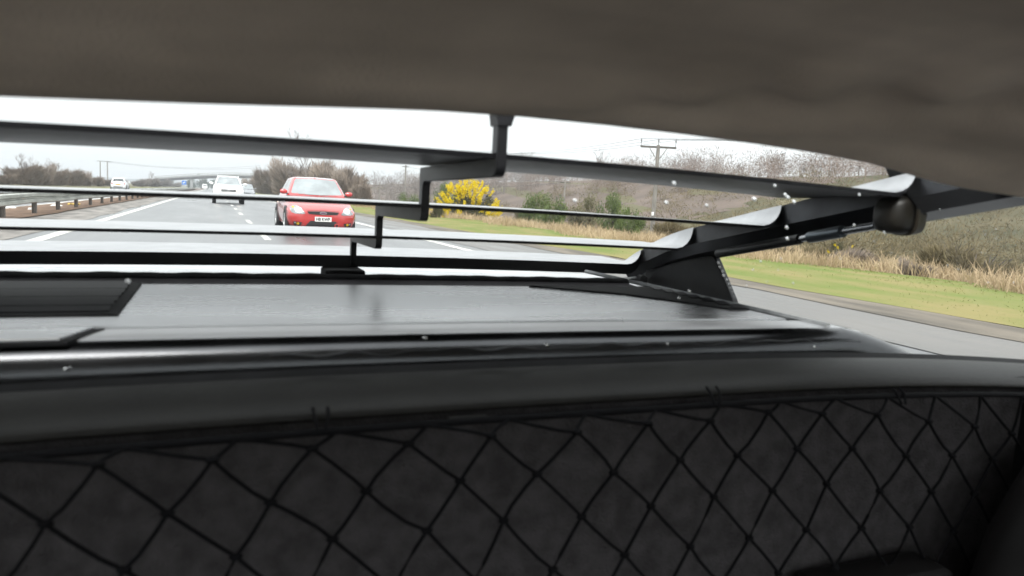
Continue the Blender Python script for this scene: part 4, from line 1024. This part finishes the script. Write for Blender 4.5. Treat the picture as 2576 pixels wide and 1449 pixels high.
for i in range(4):
    mb = MB(); yA, yB = Ys[i], Ys[i+1]+.004
    th = .0045 if i < 3 else .020
    ny = 8; half = []
    top = []; bot = []
    xu = [-1,-.997,-.99,-.98,-.965,-.945,-.92,-.85,-.6,-.3,0,.3,.6,.85,.92,.945,.965,.98,.99,.997,1]
    for j in range(ny+1):
        yy = yA+(yB-yA)*j/ny; w_ = rail_in(yy)-.0035; c_end = -(.038,.026,.018,.019)[i]*(XC+w_-.2)**2
        rt, rb = [], []
        for u in xu:
            x = XC+u*w_; du = max(0, abs(u)*w_-(w_-.030))/.030
            lift = max(0, rail_top(yy)-SZ[i]-c_end)
            c = -(.038,.026,.018,.019)[i]*(x-.2)**2 + .002*(yy-yA)
            z = SZ[i]+c + lift*(1-math.sqrt(max(0, 1-du*du)))*(1 if lift > 0 else 0)
            e = .0003 if j == 0 else 0
            rt.append((x, yy, zz(z-e))); rb.append((x, yy+(.0 if j else .001), zz(z-th)))
        top.append(rt); bot.append(rb)
    for j in range(ny): pass
    mb.loft(top, closed=False); mb.loft(bot, closed=False)
    mb.loft([top[0], bot[0]], closed=False); mb.loft([top[-1], bot[-1]], closed=False)
    mb.loft([[r_[0] for r_ in top],[r_[0] for r_ in bot]], closed=False); mb.loft([[r_[-1] for r_ in top],[r_[-1] for r_ in bot]], closed=False)
    sl = OL(mb, "louvre_slat", M['satin_black'], smooth=True, ang=30)
    sl.data.materials.append(M['slat_metal'])
    ntop = ny*(len(xu)-1)
    for k_, p_ in enumerate(sl.data.polygons):
        if k_ < ntop: p_.material_index = 1
    # skirt under the outer ends
# centre rib
def slab(name, poly, x0, x1, m, parent, bevel=.003):
    mb = MB(); mb.loft([[(x0, y, zz(z)) for y, z in poly], [(x1, y, zz(z)) for y, z in poly]]); return O(mb, name, m, parent, bevel=bevel)
def corner(p, a, b_, r_, n=5):
    """round the corner p between the directions towards a and b_"""
    p, a, b_ = Vector(p), Vector(a), Vector(b_); q0 = p+(a-p).normalized()*r_; q1 = p+(b_-p).normalized()*r_
    return [tuple((q0*(1-t)*(1-t)) + p*(2*t*(1-t)) + q1*(t*t)) for t in [k/n for k in range(n+1)]]
key = [(Ys[0]-.003, .12)]; back = [(Ys[0]+.010, .12)]
for i in range(4):
    key.append((Ys[i]-.003, SZ[i]-.0195))                       # convex front foot
    back.append((Ys[i]+.010, SZ[i]-.0042))
    if i < 3:
        key.append((Ys[i+1]-.003, SZ[i]-.0215)); back.append((Ys[i+1]+.010, SZ[i]-.0062))
key.append((Ys[3]+.010, SZ[3]-.0205))
def rounded(ch, r_):
    out = [ch[0]]
    for a, p, b_ in zip(ch, ch[1:], ch[2:]): out += corner(p, a, b_, r_)
    return out + [ch[-1]]
front_ = rounded(key, .010); rear_ = rounded(back[:-1]+[(Ys[3]+.010, SZ[3]-.0195)], .004)
prof_ = front_ + rear_[::-1]
rb = MB(); n_ = len(prof_)
rb.v = [(XC-.0050, y, zz(z)) for y, z in prof_] + [(XC+.0042, y, zz(z)) for y, z in prof_]
rb.f = [tuple(range(n_)), tuple(range(2*n_-1, n_-1, -1))] + [(k, (k+1) % n_, n_+(k+1) % n_, n_+k) for k in range(n_)]
OL(rb, "centre_rib", M['satin_black'], smooth=True, ang=40, bevel=.0015)
mb = MB(); mb.loft([[(XC-.006, .572, zz(.062)),(XC+.006,.572,zz(.062)),(XC+.006,.59,zz(.062)),(XC-.006,.59,zz(.062))],[(XC-.008,.572,zz(.075)),(XC+.010,.572,zz(.075)),(XC+.010,.59,zz(.075)),(XC-.008,.59,zz(.075))],[(XC-.012,.572,zz(.09)),(XC+.024,.572,zz(.09)),(XC+.024,.59,zz(.09)),(XC-.012,.59,zz(.09))]])
OL(mb, "rib_gusset", M['satin_black'], smooth=True, ang=50)
mb = MB(); mb.box((XC-.052,1.20,zz(-.172)),(XC+.012,1.262,zz(-.1215))); OL(mb, "rib_foot", M['matt_black'], bevel=.004)
# rear feet (fins) under the side rails
for s in (-1, 1):
    x0 = XC+s*.572
    mb = MB(); poly = [(1.245,-.085),(1.08,-.06),(1.035,-.074),(.982,-.137),(.960,-.17),(1.25,-.17)]
    mb.loft([[(x0+s*a, y, zz(z)) for y, z in poly] for a in (0,.012)]); OL(mb, "louvre_foot", M['satin_black'], bevel=.002)
    # latch at the rear corner
    mb = MB(); c = Vector((XC+s*.535, 1.24, zz(-.137))); mb.tube([c+Vector((-s*.02,0,-.002)), c+Vector((s*.012,0,.002))], .006, 10); mb.disc(tuple(c+Vector((s*.022,-.005,.002))), .009, .014, 12, 'y'); OL(mb, "latch", M['chrome'], smooth=True)
    # gas strut under the rail
    mb = MB(); mb.loft([[(XC+s*(.4575+.042*u), .5985+.021*k*abs(math.cos(t_))**.6*math.copysign(1,math.cos(t_)), zz(.0095)+.023*k*abs(math.sin(t_))**.6*math.copysign(1,math.sin(t_))) for t_ in [j*math.pi/12 for j in range(24)]] for u, k in ((.62,.98),(.63,1.0),(.97,.9),(1.0,.8))])
    OL(mb, "bracket_cap", M['cap_brown'], smooth=True, ang=40)
    a_ = Vector((XC+s*.470, .620, zz(-.004))); b_ = Vector((XC+s*.513, .95, zz(-.062)))
    gs = O(MB().tube([a_.lerp(b_, .40), b_], .0068, 10), "gas_strut", M['satin_black'], smooth=True)
    O(MB().tube([a_, a_.lerp(b_, .42)], .0042, 10), "strut_rod", M['rod'], gs, smooth=True)
    O(MB().tube([a_.lerp(b_, .16), a_.lerp(b_, .34)], .0075, 10), "strut_sleeve", mat("strut_sleeve", (.10,.12,.14), .3, .6, var=.1), gs, smooth=True)
    # rounded hinge bracket
    mb = MB(); rings = []
    for u, k in ((0,.6),(.12,.9),(.35,1),(.7,1),(.9,.88),(1,.55)):
        rings.append([(XC+s*(.456+.042*u), .60+.019*k*abs(math.cos(t_))**.6*math.copysign(1,math.cos(t_)), zz(.009)+.021*k*abs(math.sin(t_))**.6*math.copysign(1,math.sin(t_))) for t_ in [j*math.pi/9 for j in range(18)]])
    hb_ = OL(mb.loft(rings), "hinge_bracket", M['bracket'], smooth=True, ang=60)
    if s > 0:
        pass
    # outer window pillar
    pA, pB = at(2335, 545, .62), at(2600, 490, .50)
    dxp = .60
    mb = MB(); pts = [(.665,.018),(.60,.029),(.54,.038),(.46,.051),(.38,.063)]
    mb.loft([[(XC+s*(.555+.06*(.7-y)+a), y, zz(z+b2)) for a, b2 in ((0,0),(.035,.004),(.03,.05),(-.04,.055))] for y, z in pts]); O(mb, "window_pillar", M['matt_black'], bevel=.003)
    mb = MB(); mb.tube([(XC+s*(.575+.06*(.7-y)), y, zz(z-.002)) for y, z in pts], .0022, 6); O(mb, "pillar_highlight", M['rod'], smooth=True)  # bright tube added as the highlight along the pillar's lower edge

# ================================================================== CARGO NET hung in front of the bulkhead
net = tag(empty("cargo_net", (XC, .46, zz(-.2))), "black knotted cargo net stretched below the padded ledge", "cargo net")
rn = random.Random(9)
NK = .487/.46; rowz = [-.1585]+[NK*v for v in (-.160,-.191,-.224,-.262,-.300,-.338,-.376)]; rowx = [NK*v for v in (.074,.061,.037,.014,-.006,-.030,-.054,-.078)]
kn = {}
for r_ in range(len(rowz)):
    for c in range(-9, 16):
        rn2 = random.Random(r_*100+c)
        x = rowx[r_]+.0597*NK*c; sag = -.018*(max(0, x-.40)/.25)**2 if r_ else 0
        jx, jz = (rn2.uniform(-.003,.003), rn2.uniform(-.003,.003)) if r_ else (0, 0)
        kn[r_, c] = Vector((x+jx, (.487 if r_ else .491)+.004*math.sin(x*17)*(1 if r_ else 0), zz(rowz[r_]+sag+jz if r_ else ledge_z(x)-.024)))
mb = MB()
for r_ in range(len(rowz)-1):
    for c in range(-8, 15):
        for dc in (0, 1):
            a_ = kn[r_, c]; b_ = kn.get((r_+1, c+dc))
            if b_ is None: continue
            rn2 = random.Random(r_*991+c*7+dc); bend = Vector((rn2.uniform(-.0025,.0025), 0, rn2.uniform(-.002,.001)))
            pts = [a_, a_.lerp(b_, .3)+bend*.8, a_.lerp(b_, .7)+bend, b_]
            mb.tube(pts, .00145, 6, cap=False)
for k_, p in kn.items():
    if k_[0] == 0: continue
    rings = []
    for e in (-.9,-.4,.3,.9):
        rr_ = .0038*math.cos(e); rings.append([(p.x+rr_*1.25*math.cos(t_), p.y+rr_*math.sin(t_), p.z+.0026*math.sin(e)) for t_ in [j*math.pi/3 for j in range(6)]])
    mb.loft(rings)
mb.v = [(x-XC, y-.46, z-zz(-.2)) for x, y, z in mb.v]
mb.build("mesh_cords", M['cord'], net, smooth=True, ang=180)
mb = MB().tube([(x-XC, .4925-.46, zz(ledge_z(x)-.024)-zz(-.2)) for x in [-.4+i*.04 for i in range(32)]], .0028, 8); mb.build("border_cord", M['cord'], net, smooth=True)
for (hx_, hz_) in ((.068,-.1455),(.387,-.1455),(.60,-.157)):
    mb = MB()
    for dx_ in (-.005,.005):
        mb.tube([(hx_-XC+dx_, .496-.46, zz(hz_+.002)-zz(-.2)), (hx_-XC+dx_*.9, .490-.46, zz(hz_-.002)-zz(-.2)), (hx_-XC+dx_*.5, .486-.46, zz(hz_-.011)-zz(-.2))], .0012, 6)
    mb.build("net_hook", M['hook'], net, smooth=True)

# ================================================================== RAINDROPS on the outside of the rear window
def drop_mesh():
    mb = MB(); rings = []
    for e in (0,.35,.7,1.05,1.35):
        rings.append([(math.cos(e)*math.cos(t_), .55*math.sin(e), math.cos(e)*math.sin(t_)) for t_ in [j*math.pi/7 for j in range(14)]])
    mb.loft(rings); return raw_mesh("raindrop", mb.v, mb.f, M['water'], True)
DM = drop_mesh()
def drop(px, py, r, label, group):
    r *= .85
    d = ray(px, py); Yg = .55
    for _ in range(8):
        p = at(px, py, Yg); Yg = glass_y(p.z)
    p = at(px, py, Yg)
    o = place("raindrop", DM, None, p, 0, (r, r*.8, r)); o.rotation_euler = (math.radians(-25), 0, 0); o.location.y += .0012
    tag(o, label, "raindrop", group)
big = [(170,928,.0026,"bright raindrop low on the glass at far left, before the black deck lip"),(1375,868,.0022,"bright raindrop on the glass in front of the middle of the deck lip"),(1070,851,.0021,"faint raindrop left of the bright middle drop"),
       (1900,501,.0024,"fat raindrop just under the top slat, left of the cluster of three"),(1978,490,.0019,"upper drop of the cluster of three on the top slat"),(1985,497,.0021,"middle drop of the cluster of three on the top slat"),(2000,508,.0022,"lower drop of the cluster of three on the top slat"),
       (1698,461,.0019,"single raindrop over the dark face of the top slat"),(1952,467,.0016,"small raindrop above the cluster of three"),(2165,490,.0016,"small raindrop below the raised end of the top slat"),
       (1678,510,.0019,"raindrop beside the big power pole"),(1780,517,.0017,"raindrop right of the big power pole over olive scrub"),(1448,505,.0019,"raindrop beside the thin pole"),
       (1680,865,.0015,"small raindrop right of the bright middle drop"),(2050,873,.0016,"small raindrop near the right end of the deck lip"),(1736,733,.0016,"raindrop in front of the louvre foot"),(1710,750,.0014,"tiny raindrop on the deck edge trim"),
       (1982,573,.0019,"raindrop on the upper side of the gas strut"),(1983,601,.0021,"raindrop on the lower side of the gas strut"),(2152,567,.0016,"raindrop at the thick end of the gas strut"),(2228,586,.0017,"raindrop on the round hinge bracket"),
       (322,708,.0018,"raindrop over the far corner of the dark deck vent"),(1235,898,.0015,"faint raindrop on the wavy sealant line")]
for b_ in big: drop(*b_, None)
rs = random.Random(21); cnt = 0
for i in range(34):
    px, py = rs.uniform(1850,2560), rs.uniform(500,720)
    if py < 640 and px < 2330 and py < 640-(px-1850)*.15+20: continue
    drop(px, py, rs.uniform(.0007,.0012), "tiny raindrop on the window's right part, before the blurred verge", "tiny raindrops over the roadside view")
for i in range(9):
    px = 1808+i*5.5; drop(px+rs.uniform(-2,2), 662+i*10.5, rs.uniform(.0007,.0011), "tiny raindrop beading along the slanted edge of the louvre foot", "tiny raindrops along the louvre foot")

# ================================================================== damp hazy air over the whole place
hz = bpy.data.materials.new("haze"); hz.use_nodes = True
n = hz.node_tree.nodes; l = hz.node_tree.links
for k in list(n): n.remove(k)
o_ = n.new('ShaderNodeOutputMaterial'); pv_ = n.new('ShaderNodeVolumePrincipled')
pv_.inputs['Color'].default_value = (.93,.96,1.0,1); pv_.inputs['Density'].default_value = .0008; pv_.inputs['Anisotropy'].default_value = .2
l.new(pv_.outputs[0], o_.inputs['Volume'])
hb = MB().box((-2700,-500,-8),(2700,3700,34)).build("haze", hz)
tag(hb, kind='stuff')
